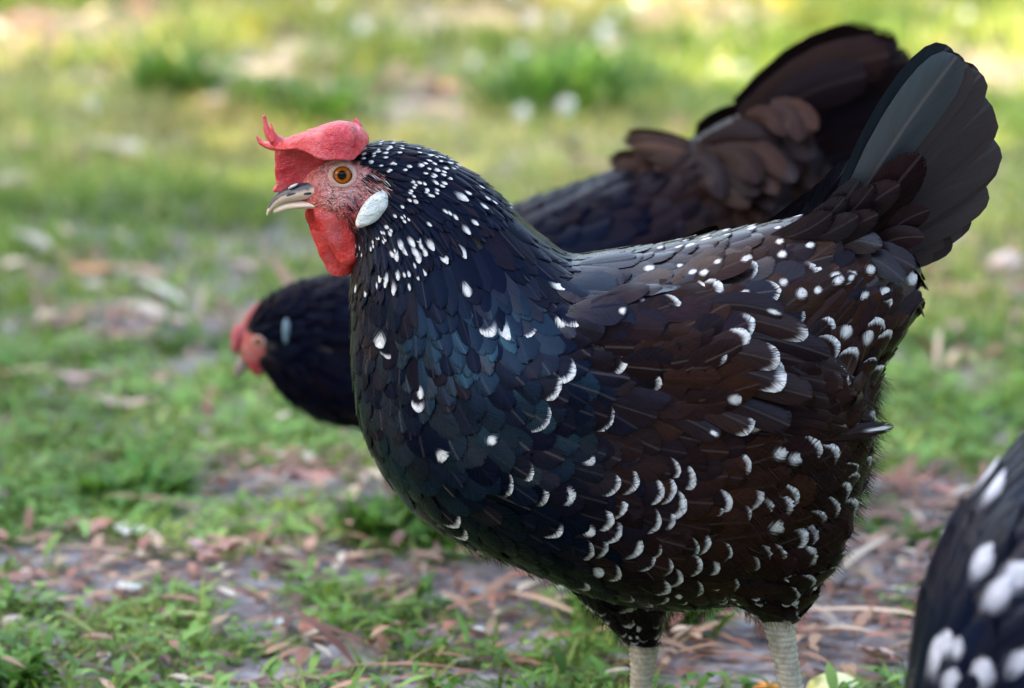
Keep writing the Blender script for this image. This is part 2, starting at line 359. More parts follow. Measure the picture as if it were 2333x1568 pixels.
def cover(loft, bvh, spec, rows_from=0.0, rows_to=None, th0=0.02, th1=math.pi-0.02):
    """feathers in staggered rows, tail end first, over the half of a loft that faces the camera"""
    out = []; i = rows_from; rows_to = rows_to or loft.n-2; row = 0; cells = {}
    while i < rows_to:
        p = loft.mid(i); pv = loft.at(i, 2.3); s0 = spec(proj(p), i/loft.n, math.pi/2, p)
        # spacing of the rows is set where the fan of sections is widest
        step = s0['sp'] if s0 else 0.006
        th = th0 + (0.5 if row % 2 else 0.0)*0.05; first = True
        while th < th1:
            P = loft.at(i, th); Pt = loft.at(i, th+0.02); per = max((Pt-P).length/0.02, 1e-4)
            px = proj(P); sp = spec(px, i/loft.n, th, P)
            if sp is None: th += 0.006/per; continue
            if first and row % 2: th += 0.5*sp['W']*sp.get('gap', .62)/per; first = False; continue
            first = False
            jx = random.uniform(-.25, .25)*sp['sp']; P = loft.at(i + jx/max((loft.at(i+1, th)-loft.at(i, th)).length, 1e-4)*0.5, th + random.uniform(-.12, .12)*sp['W']/per)
            dv = loft.at(i-0.8, th)-loft.at(i+0.8, th)
            th += sp['W']*sp.get('gap', .62)/per
            if dv.length < 1e-6: continue
            c0 = (loft.at(i, 0)+loft.at(i, math.pi))*.5; c0.y = loft.Y + (P.y-loft.Y)*.35; c0 = c0*.5+P*.5; n0 = (P-c0).normalized()
            q, nq, _, _ = bvh.ray_cast(P+n0*.035, -n0, .06)
            if q is None: q, nq, _, _ = bvh.find_nearest(P)
            if q is None: continue
            # keep feathers from bunching where sections converge
            r = sp['sp']*0.62; key = (int(q.x/0.012), int(q.y/0.012), int(q.z/0.012)); bad = False
            for a in (-1, 0, 1):
                for b in (-1, 0, 1):
                    for c in (-1, 0, 1):
                        for o in cells.get((key[0]+a, key[1]+b, key[2]+c), ()):
                            if (o-q).length < r: bad = True
            if bad: continue
            cells.setdefault(key, []).append(q.copy())
            d = dv.normalized(); d = (d - nq*d.dot(nq)).normalized()
            tw = sp.get('turn', 0) + random.gauss(0, sp.get('jit', 0.12)); d = Matrix.Rotation(tw, 3, nq) @ d
            L = sp['L']*random.uniform(.88, 1.12)
            C, N = conform(bvh, q, nq, d, L, sp['lift']*random.uniform(.85, 1.2), sp.get('h0', 0.0005), sp.get('hug', .85), sp.get('droop', 0))
            lean = random.uniform(-.10, .10); t = nq.cross(d); N = [(n+t*lean).normalized() for n in N]
            f = feather(C, N, sp['W']*random.uniform(.88, 1.12), sp.get('shape', 'round'), sp.get('cup', .14), sp.get('jag', .05), sp.get('spot', 0),
                        sp.get('brown', 0), sp.get('teal', 0), sp.get('edge', 0), sp.get('lite', .4))
            f['px'] = proj(f['tip']); out.append(f)
        a = loft.at(i, 2.3); b = loft.at(i+1, 2.3); a2 = loft.mid(i); b2 = loft.mid(i+1)
        i += step/max((a-b).length, (a2-b2).length, 1e-4); row += 1
    return out

def plume(hen, body, B, feathers, n_single, name='feather', rest='plumage'):
    near = sorted([f for f in feathers if not f.get('far')], key=lambda f: -f['W']*f['L']*(1.0+0.6*(f['A'][0][2] > 0.2)))
    single = near[:n_single]; ids = set(id(f) for f in single)
    for f in single: link(name, feather_mesh(name, [f], B), body)
    others = [f for f in feathers if id(f) not in ids]
    o = link(rest, feather_mesh(rest, others, B), body); o['kind'] = 'stuff'

def strands(pts, B):     # fine loose barbs: (root, direction, length, width, brown, spot)
    V = []; F = []; A = []; Bb = []
    for p, d, L, wd, br, sp in pts:
        side = d.cross(Vector((random.gauss(0, 1), random.gauss(0, 1), random.gauss(0, 1)))).normalized(); g = Vector((0, 0, -1))
        o = len(V); bend = Vector((random.gauss(0, .25), random.gauss(0, .25), random.gauss(0, .25)-.15))
        for k, v in enumerate((0, .35, .7, 1.0)):
            c = p + d*(L*v) + bend*(L*v*v*.5) - B; ww = wd*(1-v*.85)*.5
            V += [c-side*ww, c+side*ww]; r = random.random()
            A += [(0.4, v*0.5+(.5 if sp else 0), sp, r)]*2; Bb += [(br, 0, 0, .0)]*2
        F += [(o+2*k, o+2*k+1, o+2*k+3, o+2*k+2) for k in range(3)]
    return mesh('fluff', V, F, M['feather'], True, {'fa': A, 'fb': Bb})

# ------------------------------------------------------------------ legs, eyes and the like
def make_leg(hen, B, hock, ankle, r, toe_dir):
    """a scaled shank with three front toes and a hind toe, standing on the ground"""
    n = 40; pts = []; rad = []
    for i in range(n):
        t = i/(n-1); p = hock.lerp(ankle, t); rr = r*(1.15-.35*math.sin(t*math.pi)**.8 + (.12 if t > .9 else 0))
        rr *= 1 + (.07 if i % 2 else -.05); pts.append(p); rad.append(rr)
    parts = [tube(pts, rad, 14)]
    gz = ankle.z - r*1.2
    for a, L in ((0, .062), (.55, .052), (-.55, .052), (math.pi, .024)):
        d = Matrix.Rotation(a, 3, 'Z') @ toe_dir; tp = []; tr = []
        for i in range(12):
            t = i/11; q = ankle + d*(L*t); q.z = ankle.z*(1-t) + (gz+r*.1)*t + 0.003*math.sin(t*math.pi); tp.append(q)
            tr.append(r*(.72-.42*t)*(1+.10*(i % 2)) if t < .85 else r*.26*(1-t)/.15+.0003)
        parts.append(tube(tp, tr, 8))
    V, F = join(parts); return link('leg', mesh('leg', [v-B for v in V], F, M['shank'], True), hen)

def make_eye(hen, head, B, c, nrm, r_iris, R_ball, lid_w):
    up = Vector((0, 0, 1)); a = nrm.cross(up).normalized(); b = a.cross(nrm).normalized(); V = []; F = []; A = []; n = 28; m = 14
    amax = math.asin(min(.98, r_iris*1.18/R_ball))
    for i in range(m):
        al = amax*i/(m-1)
        for j in range(n):
            t = 2*math.pi*j/n; rr = R_ball*math.sin(al)
            V.append(c + nrm*(R_ball*math.cos(al)-R_ball*math.cos(amax)) + a*rr*math.cos(t) + b*rr*math.sin(t) - B)
            x = rr/r_iris; A.append((min(1, x*.93), 0, 0, 1))
    for i in range(m-1):
        for j in range(n): F.append((i*n+j, i*n+(j+1) % n, (i+1)*n+(j+1) % n, (i+1)*n+j))
    e = link('eye', mesh('eye', V, F, M['eye'], True, {'ey': A}), head)
    V = []; F = []; k = 10
    for j in range(n):
        t = 2*math.pi*j/n; el = 1.0 + .10*math.cos(t)**2; dirv = a*math.cos(t)*el + b*math.sin(t)*(0.97)
        for i in range(k):
            s = 2*math.pi*i/k
            V.append(c + dirv*(r_iris*1.06+lid_w*(1+math.cos(s)*1.0)) + nrm*(lid_w*.75*math.sin(s) - lid_w*.25*(1+math.cos(s))) - B)
    for j in range(n):
        for i in range(k): F.append((j*k+i, j*k+(i+1) % k, ((j+1) % n)*k+(i+1) % k, ((j+1) % n)*k+i))
    link('eyelid', mesh('eyelid', V, F, M['lid'], True), e)
    return e

# ================================================================== the ground
def make_ground():
    def axis(n, near, far):
        a = np.linspace(-near, near, n); k = np.array([1.3, 1.8, 3, 6, 14, 40, 120])*1.0
        return np.concatenate([-(near+k[::-1]), a, near+k])
    xs = axis(90, 2.6, 0); ys = axis(110, 4.2, 0) + 2.0
    V = [(x, y, gh(x, y) if abs(x) < 2.7 and -2.3 < y < 6.3 else 0.0) for y in ys for x in xs]; nx = len(xs)
    F = [(j*nx+i, j*nx+i+1, (j+1)*nx+i+1, (j+1)*nx+i) for j in range(len(ys)-1) for i in range(nx-1)]
    o = link('ground', mesh('ground', V, F, M['soil'], True)); o['kind'] = 'structure'
    o['label'] = 'grey brown soil with scraps of dry litter under the grass'
make_ground()

# bare patches, some far ones standing in for pools of sun: (picture x, y, half width, half height, strength)
BARE_AND_SUN = [(640,1110,170,45,1), (780,1130,190,34,1), (120,1275,200,34,1), (420,1330,330,44,1), (700,1300,260,36,.9), (160,1355,170,30,1), (980,1320,180,48,1), (1150,1350,170,55,1),
        (560,1420,130,40,.75), (760,1500,190,40,.7), (1100,1450,260,40,.55), (1000,1560,250,30,.8), (240,1540,200,22,.5), (330,768,270,30,.8), (120,640,170,26,.4), (120,745,140,20,.45), (2080,1330,330,120,1),
        (1750,1500,330,100,1), (1900,1450,260,90,1), (2150,1150,150,60,1), (1600,1540,200,60,.8), (2050,1480,200,90,1), (560,640,60,20,.6), (200,900,110,18,.5), (1330,1330,140,50,.9), (480,1180,60,20,.4),
        (960,240,150,50,1), (1030,48,240,44,1), (560,180,170,54,1), (110,80,230,54,1), (330,40,120,30,.8), (1560,40,160,30,.8), (2230,170,120,40,.8), (700,120,90,24,.7), (2290,640,60,40,.6), (2200,860,80,25,.5), (1560,1480,60,25,.3)]  # first far entries put the sun patches into bare peach ground
BP = []
for bx_, by_, rx_, ry_, st_ in BARE_AND_SUN:
    c_ = G(bx_, by_); r_ = G(bx_+rx_, by_); u_ = G(bx_, by_-ry_); l_ = G(bx_, by_+ry_)
    BP.append((c_.x, c_.y, abs(r_.x-c_.x), (u_.y-l_.y)/2, st_))
def vnoise(x, y, s, seed=0):
    r = np.random.default_rng(seed); tab = r.random((64, 64)); X = x/s; Y = y/s
    xi = np.floor(X).astype(int); yi = np.floor(Y).astype(int); fx = X-xi; fy = Y-yi; fx = fx*fx*(3-2*fx); fy = fy*fy*(3-2*fy)
    g = lambda a, b: tab[a % 64, b % 64]
    return (g(xi, yi)*(1-fx)+g(xi+1, yi)*fx)*(1-fy)+(g(xi, yi+1)*(1-fx)+g(xi+1, yi+1)*fx)*fy
def bare(x, y):
    b = np.zeros_like(x); wob = (vnoise(x, y, .05, 3)-.5)*.9 + (vnoise(x, y, .018, 4)-.5)*.5
    for cx, cy, rx, ry, st in BP:
        d = np.sqrt(((x-cx)/rx)**2+((y-cy)/ry)**2) + wob; b = np.maximum(b, st*(1-sstep(d, .85, 1.1)))
    return b
def ghv(x, y):
    return 0.005*np.sin(x*9.1+1.3)*np.cos(y*7.3) + 0.003*np.sin(x*23+y*17) + 0.002*np.sin(y*41-x*33)

def blades(name, n, x0, x1, y0, y1, L, W, keep, colour, mat, flat=0.5, leaf=False, clump=None):
    """many short blades or small ovate leaves, as one mesh"""
    x = rng.uniform(x0, x1, n); y = rng.uniform(y0, y1, n)
    if clump:
        m = n//clump; cx = rng.uniform(x0, x1, m+1); cy = rng.uniform(y0, y1, m+1); k = np.arange(n)//clump
        x = cx[k] + rng.normal(0, .011, n); y = cy[k] + rng.normal(0, .011, n)
    ok = keep(x, y); x = x[ok]; y = y[ok]; n = len(x); z = ghv(x, y)
    a = rng.uniform(0, 2*np.pi, n); tilt = np.clip(rng.normal(flat, .28, n), .05, 1.45)       # 0 upright .. 1.5 lying
    ln = L*np.clip(rng.lognormal(-.15, .38 if not leaf else .55, n), .3, 3.2); wd = W*rng.uniform(.6, 1.3, n)
    dx = np.sin(tilt)*np.cos(a); dy = np.sin(tilt)*np.sin(a); dz = np.cos(tilt); tx = -np.sin(a); ty = np.cos(a)
    prof = ([.25, .9, 1.0, .55, .02] if leaf else [.8, 1.0, .8, .45, .03]); st = [0, .3, .55, .82, 1.0]
    P = np.zeros((n, 5, 2, 3)); lift = rng.uniform(.002, .02, n) if leaf else np.zeros(n)
    for i, (s, pw) in enumerate(zip(st, prof)):
        bend = s*s*ln*.35
        cx = x+dx*ln*s+np.cos(a)*bend; cy = y+dy*ln*s+np.sin(a)*bend; cz = z+lift+dz*ln*s-bend*.5*np.sin(tilt)
        for j, sg in enumerate((-1, 1)):
            P[:, i, j, 0] = cx+sg*tx*wd*pw*.5; P[:, i, j, 1] = cy+sg*ty*wd*pw*.5; P[:, i, j, 2] = np.maximum(cz, z-.004)+ (wd*pw*.18 if leaf else 0)
    V = P.reshape(-1, 3); base = (np.arange(n)*10)[:, None, None]
    q = np.array([(2*i, 2*i+1, 2*i+3, 2*i+2) for i in range(4)])[None]; F = (base+q).reshape(-1, 4)
    me = bpy.data.meshes.new(name); me.vertices.add(len(V)); me.vertices.foreach_set('co', V.ravel())
    me.loops.add(F.size); me.loops.foreach_set('vertex_index', F.ravel().astype(np.int32)); me.polygons.add(len(F))
    me.polygons.foreach_set('loop_start', np.arange(len(F), dtype=np.int32)*4); me.polygons.foreach_set('loop_total', np.full(len(F), 4, dtype=np.int32))
    c = np.zeros((n, 10, 4)); c[:, :, 0] = np.clip(colour(x, y, n), 0, 1)[:, None]; c[:, :, 1] = np.clip(.65*rng.random(n)+.9*(vnoise(x, y, .22, 31)*.6+vnoise(x, y, .07, 32)*.4)-.28, 0, 1)[:, None]; c[:, :, 3] = 1
    at = me.attributes.new('pc', 'FLOAT_COLOR', 'POINT'); at.data.foreach_set('color', c.astype(np.float32).ravel())
    me.update(calc_edges=True); me.validate(); me.materials.append(mat); me.polygons.foreach_set('use_smooth', [True]*len(me.polygons))
    return me
def inview(x, y, pad=.5):        # the ground the picture and its neighbourhood can see
    return np.abs(x) < (y+CAM_D)*TH*1.05+pad
def green(x, y, n):
    v = vnoise(x, y, .16, 11)*.55+vnoise(x, y, .6, 12)*.35+rng.normal(0, .20, n); return v*.95
def far_green(x, y, n):
    v = .15+vnoise(x, y, .5, 21)*.75+rng.normal(0, .22, n)+np.where(y > 2.7, .04, 0); return v
def keep_near(x, y): return inview(x, y) & (rng.random(len(x)) > bare(x, y)**.6*1.15) & (rng.random(len(x)) < sstep(vnoise(x, y, .10, 5)*.65+vnoise(x, y, .035, 15)*.35, .16, .42))
def keep_far(x, y): return inview(x, y, 1.2) & (rng.random(len(x)) > bare(x, y)**.7*1.1) & (rng.random(len(x)) < .42+.9*sstep(vnoise(x, y, .35, 6)*.6+vnoise(x, y, .09, 16)*.4, .25, .7))
o = link('grass', blades('grass', 90000, -.95, .95, -.45, 1.3, .021, .0034, keep_near, green, M['grass'], .95, clump=6)); tag(o, 'short fine green grass between the soil patches near the hens', 'grass', kind='stuff')
o = link('ground_cover', blades('ground_cover', 26000, -.95, .95, -.45, 1.3, .013, .0075, keep_near, green, M['weed'], 1.15, leaf=True, clump=7)); tag(o, 'low leafy green ground cover growing among the grass near the hens', 'ground cover', kind='stuff')
o = link('grass', blades('grass', 110000, -1.9, 1.9, 1.3, 3.1, .030, .0040, keep_far, far_green, M['grass'], .7, clump=5)); tag(o, 'blurred pale green grass beyond the hens', 'grass', kind='stuff')
o = link('grass', blades('grass', 165000, -2.9, 2.9, 3.1, 8.0, .048, .0065, keep_far, far_green, M['grass'], .6, clump=5)); tag(o, 'sunlit yellow green grass far behind the hens', 'grass', kind='stuff')
def keep_litter(x, y):
    b = bare(x, y); return inview(x, y) & (rng.random(len(x)) < .05+.95*b)
o = link('leaf_litter', blades('leaf_litter', 17000, -.95, .95, -.45, 1.9, .026, .0085, keep_litter, lambda x, y, n: rng.beta(1.6, 1.6, n), M['litter'], 1.42, leaf=True)); tag(o, 'crumbled dry leaves and bark scraps strewn on the bare soil', 'leaf litter', kind='stuff')

def keep_litter2(x, y): return inview(x, y, .4) & (rng.random(len(x)) < .10+.6*bare(x, y)+.5*sstep(vnoise(x, y, .3, 8), .6, .9))
o = link('leaf_litter', blades('leaf_litter', 5500, -1.8, 1.8, 1.2, 6.5, .055, .022, keep_litter2, lambda x, y, n: .25+.75*rng.beta(1.5, 1.3, n), M['litter'], 1.38, leaf=True)); tag(o, 'blurred pinkish and tan fallen leaves among the grass beyond the hens', 'leaf litter', kind='stuff')

# ================================================================== the speckled hen
def inpoly(x, y, P):
    c = False; j = len(P)-1
    for i in range(len(P)):
        if (P[i][1] > y) != (P[j][1] > y) and x < (P[j][0]-P[i][0])*(y-P[i][1])/(P[j][1]-P[i][1])+P[i][0]: c = not c
        j = i
    return c
FACE = [(560,300), (800,300), (815,340), (797,366), (842,387), (878,402), (886,440), (858,500), (815,520), (800,528), (793,560), (786,590), (600,610)]
SECS = [(2035,560,2060,640,45), (1930,515,2055,745,110), (1810,512,1990,865,175), (1690,530,1968,1035,225), (1570,555,1925,1165,258), (1460,573,1800,1305,275), (1385,580,1610,1372,285), (1335,584,1400,1356,290),
        (1312,588,1190,1280,286), (1298,590,1020,1205,272), (1284,584,900,1105,248), (1262,568,832,985,218), (1228,540,806,850,188), (1180,497,803,715,158), (1118,435,808,620,130), (1050,382,812,566,106),
        (975,344,806,532,88), (905,326,785,508,76), (840,328,752,492,66), (772,350,726,480,54), (722,376,708,474,33), (698,394,696,466,20), (684,408,684,456,10)]
def wing_path(bvh, root, tip, off0, off1, sag=0.0):
    out = []; ys = []
    for p in (root, tip):
        d = ray(*p).normalized(); h = bvh.ray_cast(CAM, d)[0]; ys.append(h.y if h is not None else -0.045)
    for v in SV:
        x = root[0]+(tip[0]-root[0])*v; y = root[1]+(tip[1]-root[1])*v - sag*math.sin(v*math.pi)
        d = ray(x, y).normalized(); h = bvh.ray_cast(CAM, d)[0]
        yy = (ys[0]-off0)*(1-v)+(ys[1]-off1)*v
        if h is not None: yy = min(yy, h.y-.0015-off0*.5)
        out.append(S(x, y, yy))
    return out

def main_hen():
    B = S(1600, 1740, 0); B.z = 0
    hen = link('hen', None, None, B); tag(hen, 'black hen with white speckles and floppy red comb, walking in profile in sharp focus', 'hen')
    k = kpx(0)
    L = Loft(SECS, 0.0, 110, 44)
    th_f = Loft([(1446,1482,1480,1476,15), (1418,1452,1502,1444,30), (1366,1400,1516,1395,56), (1300,1330,1550,1340,92), (1240,1235,1610,1245,120)], .022, 30, 24)
    th_r = Loft([(1762,1428,1800,1418,15), (1732,1406,1822,1386,32), (1680,1372,1850,1338,62), (1610,1320,1895,1270,96), (1560,1225,1930,1170,122)], -.028, 30, 24)
    parts = [L.mesh(), th_f.mesh(), th_r.mesh()]
    for sg in (-1, 1):           # the folded wing's swell
        c = S(1610, 840, sg*.060); V = []; F = []; n, m = 24, 16; ca, sa = math.cos(-.30), math.sin(-.30)
        for i in range(m+1):
            for j in range(n):
                a = math.pi*i/m; t = 2*math.pi*j/n; x, y, z = math.cos(a)*.105, math.sin(a)*math.sin(t)*.024, math.sin(a)*math.cos(t)*.044
                V.append(c+Vector((x*ca-z*sa, y, x*sa+z*ca)))
        for i in range(m):
            for j in range(n): F.append((i*n+j, i*n+(j+1) % n, (i+1)*n+(j+1) % n, (i+1)*n+j))
        parts.append((V, F))
    me = remesh(*join(parts), .0019, 4)
    co = verts_of(me); bvh = BVHTree.FromPolygons([Vector(c) for c in co], [tuple(p.vertices) for p in me.polygons])
    sk = np.zeros((len(co), 4)); sk[:, 3] = 1
    for i, c in enumerate(co):
        if c[0] < S(900, 500).x and c[2] > S(800, 640).z:
            px, py = proj((c[0], -abs(c[1]), c[2])); pj = px+random.gauss(0, 3); pk = py+random.gauss(0, 3)
            if inpoly(pj, pk, FACE):
                sk[i, 0] = 1; r = math.hypot((px-785), (py-405)); sk[i, 1] = .85*float(np.exp(-((r-42)/22)**2)) + .5*float(np.exp(-((px-770)/30)**2-((py-445)/22)**2))
                sk[i, 2] = float(np.exp(-((px-806)/32)**2-((py-462)/26)**2))*.8
    set_attr(me, 'skin', np.clip(sk, 0, 1)); shift(me, B); me.materials.append(M['skin'])
    body = link('body', me, hen)

    TEALZ = [(900,1000,140,200), (1000,780,160,120), (1150,950,200,120), (1130,690,140,90), (1400,650,150,40), (1620,640,130,50), (1950,640,90,60)]
    def spec(px, u, th, P):
        x, y = px; s = {}
        sec = u*22.0
        if sec > 15.8 and inpoly(x, y, FACE): return None
        if sec > 18.6: return None
        tl = max([0]+[math.exp(-((x-a)/c)**2-((y-b)/d)**2) for a, b, c, d in TEALZ])
        br = float(sstep(x, 1120, 1620))*.75 + .2*float(sstep(y, 950, 1250))*float(sstep(x, 1150, 1500)); br = min(1, max(0, br + random.gauss(0, .16)))
        s['brown'] = br; s['teal'] = (tl*.8*random.random()**.6 if random.random() < .75 else .0); s['lite'] = random.random()**3*.9
        if sec > 16.6: W, Ln, sp = 10, 30, 8.5; s['shape'] = 'point'; s['spot'] = random.uniform(.5, 1.0) if random.random() < .62 else 0; s['jit'] = .25; s['lift'] = .0012; s['brown'] *= .3
        elif sec > 15.2: W, Ln, sp = 14, 42, 11; s['shape'] = 'point'; s['lift'] = .0018; s['spot'] = random.uniform(.3, .6) if random.random() < .45 else 0
        elif sec > 13.6: W, Ln, sp = 22, 74, 17; s['shape'] = 'point' if th < 2.2 else 'round'; s['lift'] = .0025; s['spot'] = random.uniform(.2, .45) if random.random() < .13 else 0
        elif sec > 11.2 and th < 2.05: W, Ln, sp = 46, 120, 28; s['shape'] = 'point' if th < 1.2 else 'round'; s['lift'] = .0025; s['cup'] = .07; s['hug'] = .8
        elif sec > 11.0: W, Ln, sp = 60, 96, 32; s['lift'] = .0016; s['cup'] = .06
        elif sec > 6.0: W, Ln, sp = 78, 118, 38; s['lift'] = .0020; s['cup'] = .06
        elif sec > 3.0: W, Ln, sp = 76, 122, 39; s['lift'] = .0026; s['cup'] = .07
        elif sec > 1.4: W, Ln, sp = 62, 132, 36; s['lift'] = .005; s['droop'] = .08
        else: W, Ln, sp = 70, 165, 42; s['lift'] = .008; s['droop'] = .22; s['hug'] = .7; s['teal'] = random.random()*.7; s['brown'] *= .75; s['cup'] = .10
        if sec < 6.5 and y > 1060 and x > 1650: s['shape'] = 'fluff'; s['jag'] = .14; s['brown'] = min(1, .75+random.gauss(0, .15)); s['lift'] = .005
        if sec < 9 and th > 2.55: s['jag'] = .12; W *= .85; sp *= .85
        s['turn'] = 0
        if W > 40: s['gap'] = .80
        if 1380 < x < 1640 and 640 < y < 930 and sec < 9: s['h0'] = .0012+.0058*float(sstep(x, 1400, 1600)); W *= .85; sp *= .85; s['lift'] = .004
        if y > 880 and x > 1350: s['turn'] = -.18          # flank feathers hang a little
        if x > 1150 and y > 1060 and random.random() < .30: s['edge'] = random.uniform(.1, .55)
        elif x > 1800 and 700 < y < 880 and random.random() < .2: s['spot'] = random.uniform(.2, .4)
        elif 1300 < x < 1900 and y < 760 and sec < 9 and random.random() < .38: s['spot'] = random.uniform(.06, .24)
        if ((x-915)/62)**2+((y-560)/66)**2 < 1 and random.random() < .38: s['spot'] = random.uniform(.12, .7)
        s['W'] = W*k; s['L'] = Ln*k; s['sp'] = sp*k; return s
    fs = cover(L, bvh, spec)
    # the pale spots one can pick out
    SP = [(1065,455,15), (1010,395,9), (965,372,9), (1040,410,9), (1000,420,8), (985,440,8), (955,470,7), (905,552,11), (930,560,11), (945,580,13), (957,598,13), (920,592,11), (900,602,11), (1000,576,13), (890,560,9),
          (1035,632,22), (1054,626,18), (1080,525,9), (1135,600,17), (1075,665,10), (880,682,12), (892,655,11), (1280,675,22), (1108,768,22), (1163,766,24), (1243,772,13), (886,792,24), (870,820,8), (960,938,17),
          (942,918,7), (993,1066,17), (1155,1135,14), (1300,868,22), (1272,900,16), (1230,967,13), (1380,985,9), (1100,1030,9), (1340,1126,26), (1355,1070,15), (1355,600,18), (1880,600,22), (1868,510,15), (1990,548,15),
          (1632,660,22), (1655,630,18), (1570,682,16), (1530,702,12), (1485,690,12), (1682,756,18), (1726,738,16), (1762,741,14), (1458,826,18), (1490,775,12), (1496,857,14), (1660,800,11), (1690,832,10), (1778,808,18),
          (1757,868,26), (1690,896,12), (1332,735,15), (1300,735,12), (1716,966,14), (1800,905,10), (1905,745,15), (1922,772,14), (1950,756,14), (1976,750,16), (1993,728,13), (2012,746,13), (2032,700,14), (2025,768,14),
          (1960,800,16), (1992,803,16), (1946,816,12), (2003,842,14), (2035,822,12), (1420,1105,14), (1452,1096,12), (1512,1105,18), (1546,1106,16), (1577,1118,22), (1575,1168,26), (1666,1156,22), (1712,1140,20),
          (1768,1165,22), (1782,1192,18), (1770,1242,26), (1836,1232,22), (1438,1168,15), (1414,1186,17), (1441,1246,20), (1420,1212,17), (1530,1216,12), (1645,1226,18), (1640,1310,22), (1390,1302,18), (1340,1240,15),
          (1250,1162,14), (1562,1310,14), (1950,1096,20), (1792,1050,14), (1812,1052,12), (1600,650,9), (1800,660,10), (1845,640,10), (1745,620,10), (1790,700,10), (1830,690,8), (1180,1105,8), (1040,1215,16), (1060,1230,14)]
    for x, y, r in SP:
        best = min((f for f in fs if not f.get('sp_')), key=lambda f: (f['px'][0]-x)**2+(f['px'][1]-y)**2)
        if math.hypot(best['px'][0]-x, best['px'][1]-y) < 40:
            best['sp_'] = True; q_ = r*k/best['W']; big = best['W'] > 44*k and random.random() < .8; setf(best, spot=0 if big else min(1, 1.15*q_+.12), edge=min(1.0, 1.9*q_+.12)*random.uniform(.75, 1.05) if big else 0)
    def tspec(px, u, th, P):
        return {'W': (17+34*u)*k, 'L': (40+40*u)*k, 'sp': (16+8*u)*k, 'lift': .0008+.0015*u, 'brown': .45+random.gauss(0, .15), 'teal': 0, 'jag': .15, 'shape': 'fluff', 'edge': random.uniform(.2, .8) if random.random() < .3 else 0, 'lite': .2,
                'spot': random.uniform(.15, .4) if random.random() < .15 else 0}
    allf = fs + [mirror(f, 0) for f in fs]
    for tl in (th_f, th_r):
        t = cover(tl, bvh, tspec, 0, 26); allf += t + [mirror(f, tl.Y) for f in t]
    plume(hen, body, B, allf, 290)

    # wings: every long feather is a piece
    def wing(near):
        wg = link('wing', None, hen)
        rows = [((1560,950),(1985,1000),46,-.2,0,.001,.006,12), ((1570,930),(1992,980),50,.2,.0,.0015,.008,14), ((1580,905),(1986,958),56,.0,.0,.002,.009,14), ((1600,880),(1975,930),58,.0,0,.0025,.010,14),
                ((1610,840),(1962,896),60,.0,.35,.003,.011,16), ((1610,805),(1932,856),60,0,0,.0035,.0115,18), ((1600,765),(1890,812),60,0,0,.004,.012,18), ((1580,728),(1840,766),58,.0,.3,.0045,.012,18), ((1570,706),(1785,718),56,.1,0,.005,.012,18),
                ((1700,985),(2036,972),34,.0,.0,.001,.012,-14),
                ((1500,930),(1640,995),66,.1,0,.002,.007,4), ((1540,905),(1716,976),74,.0,.25,.003,.0105,6), ((1570,885),(1800,970),76,.0,0,.0035,.012,6), ((1600,860),(1850,905),72,.0,0,.004,.0125,8), ((1580,825),(1790,876),70,.0,.6,.0045,.013,8), ((1560,790),(1776,826),66,0,.3,.005,.0135,8)]
        rows = [(a, b, c, d, e, f, g+.0015, h) for q, (a, b, c, d, e, f, g, h) in enumerate(rows)]
        for i, (r0, t0, W, spt, edge, o0, o1, sag) in enumerate(rows):
            C = wing_path(bvh, r0, t0, o0, o1, sag); N = [Vector((0.05, -1, .28)).normalized()]*len(C)
            random.seed(100+i)
            f = feather(C, N, W*k, 'long', .10, .03, max(0, spt), .62+.1*math.sin(i*3), .12, edge*.8, .5, rnd=.2+.5*((i*37) % 10)/10, side=.12)
            if r0 == (1700, 985) or i == 1: setf(f, spot=.2)
            if not near: f = mirror(f, 0)
            link('wing_feather', feather_mesh('wing_feather', [f], B), wg)
    wing(True); wing(False)
    # tail
    tail = link('tail', None, hen)
    TR = [((1908,535),(2180,128),112,.034,.9,10), ((1920,545),(2204,146),112,.031,.4,17), ((1932,555),(2236,168),112,.028,.35,15), ((1945,565),(2256,236),112,.025,.25,13), ((1955,575),(2264,262),104,.022,.2,11), ((1964,583),(2274,330),108,.019,.3,8), ((1972,590),(2268,352),100,.016,.1,5), ((1980,598),(2246,424),104,.013,.25,0), ((1986,604),(2205,482),90,.010,.1,-4), ((1990,610),(2160,530),84,.007,0,-8),
          ((1950,575),(2100,352),104,.037,.0,10), ((1900,560),(2050,420),74,.041,.2,14), ((1990,580),(2118,478),60,.034,.0,18), ((1960,600),(2105,540),58,.036,.0,22), ((1930,600),(2085,610),60,.038,.3,26), ((1900,590),(2060,640),60,.040,.5,26), ((1850,575),(2010,560),62,.042,.6,20),
          ((1745,552),(1895,486),58,.040,.3,-12), ((1780,552),(1925,450),60,.038,.6,-14), ((1815,556),(1958,408),62,.037,.7,-12), ((1850,560),(1990,424),64,.039,.3,-8), ((1800,566),(1955,492),60,.043,.5,-6), ((1840,575),(2000,488),62,.044,.2,4)]
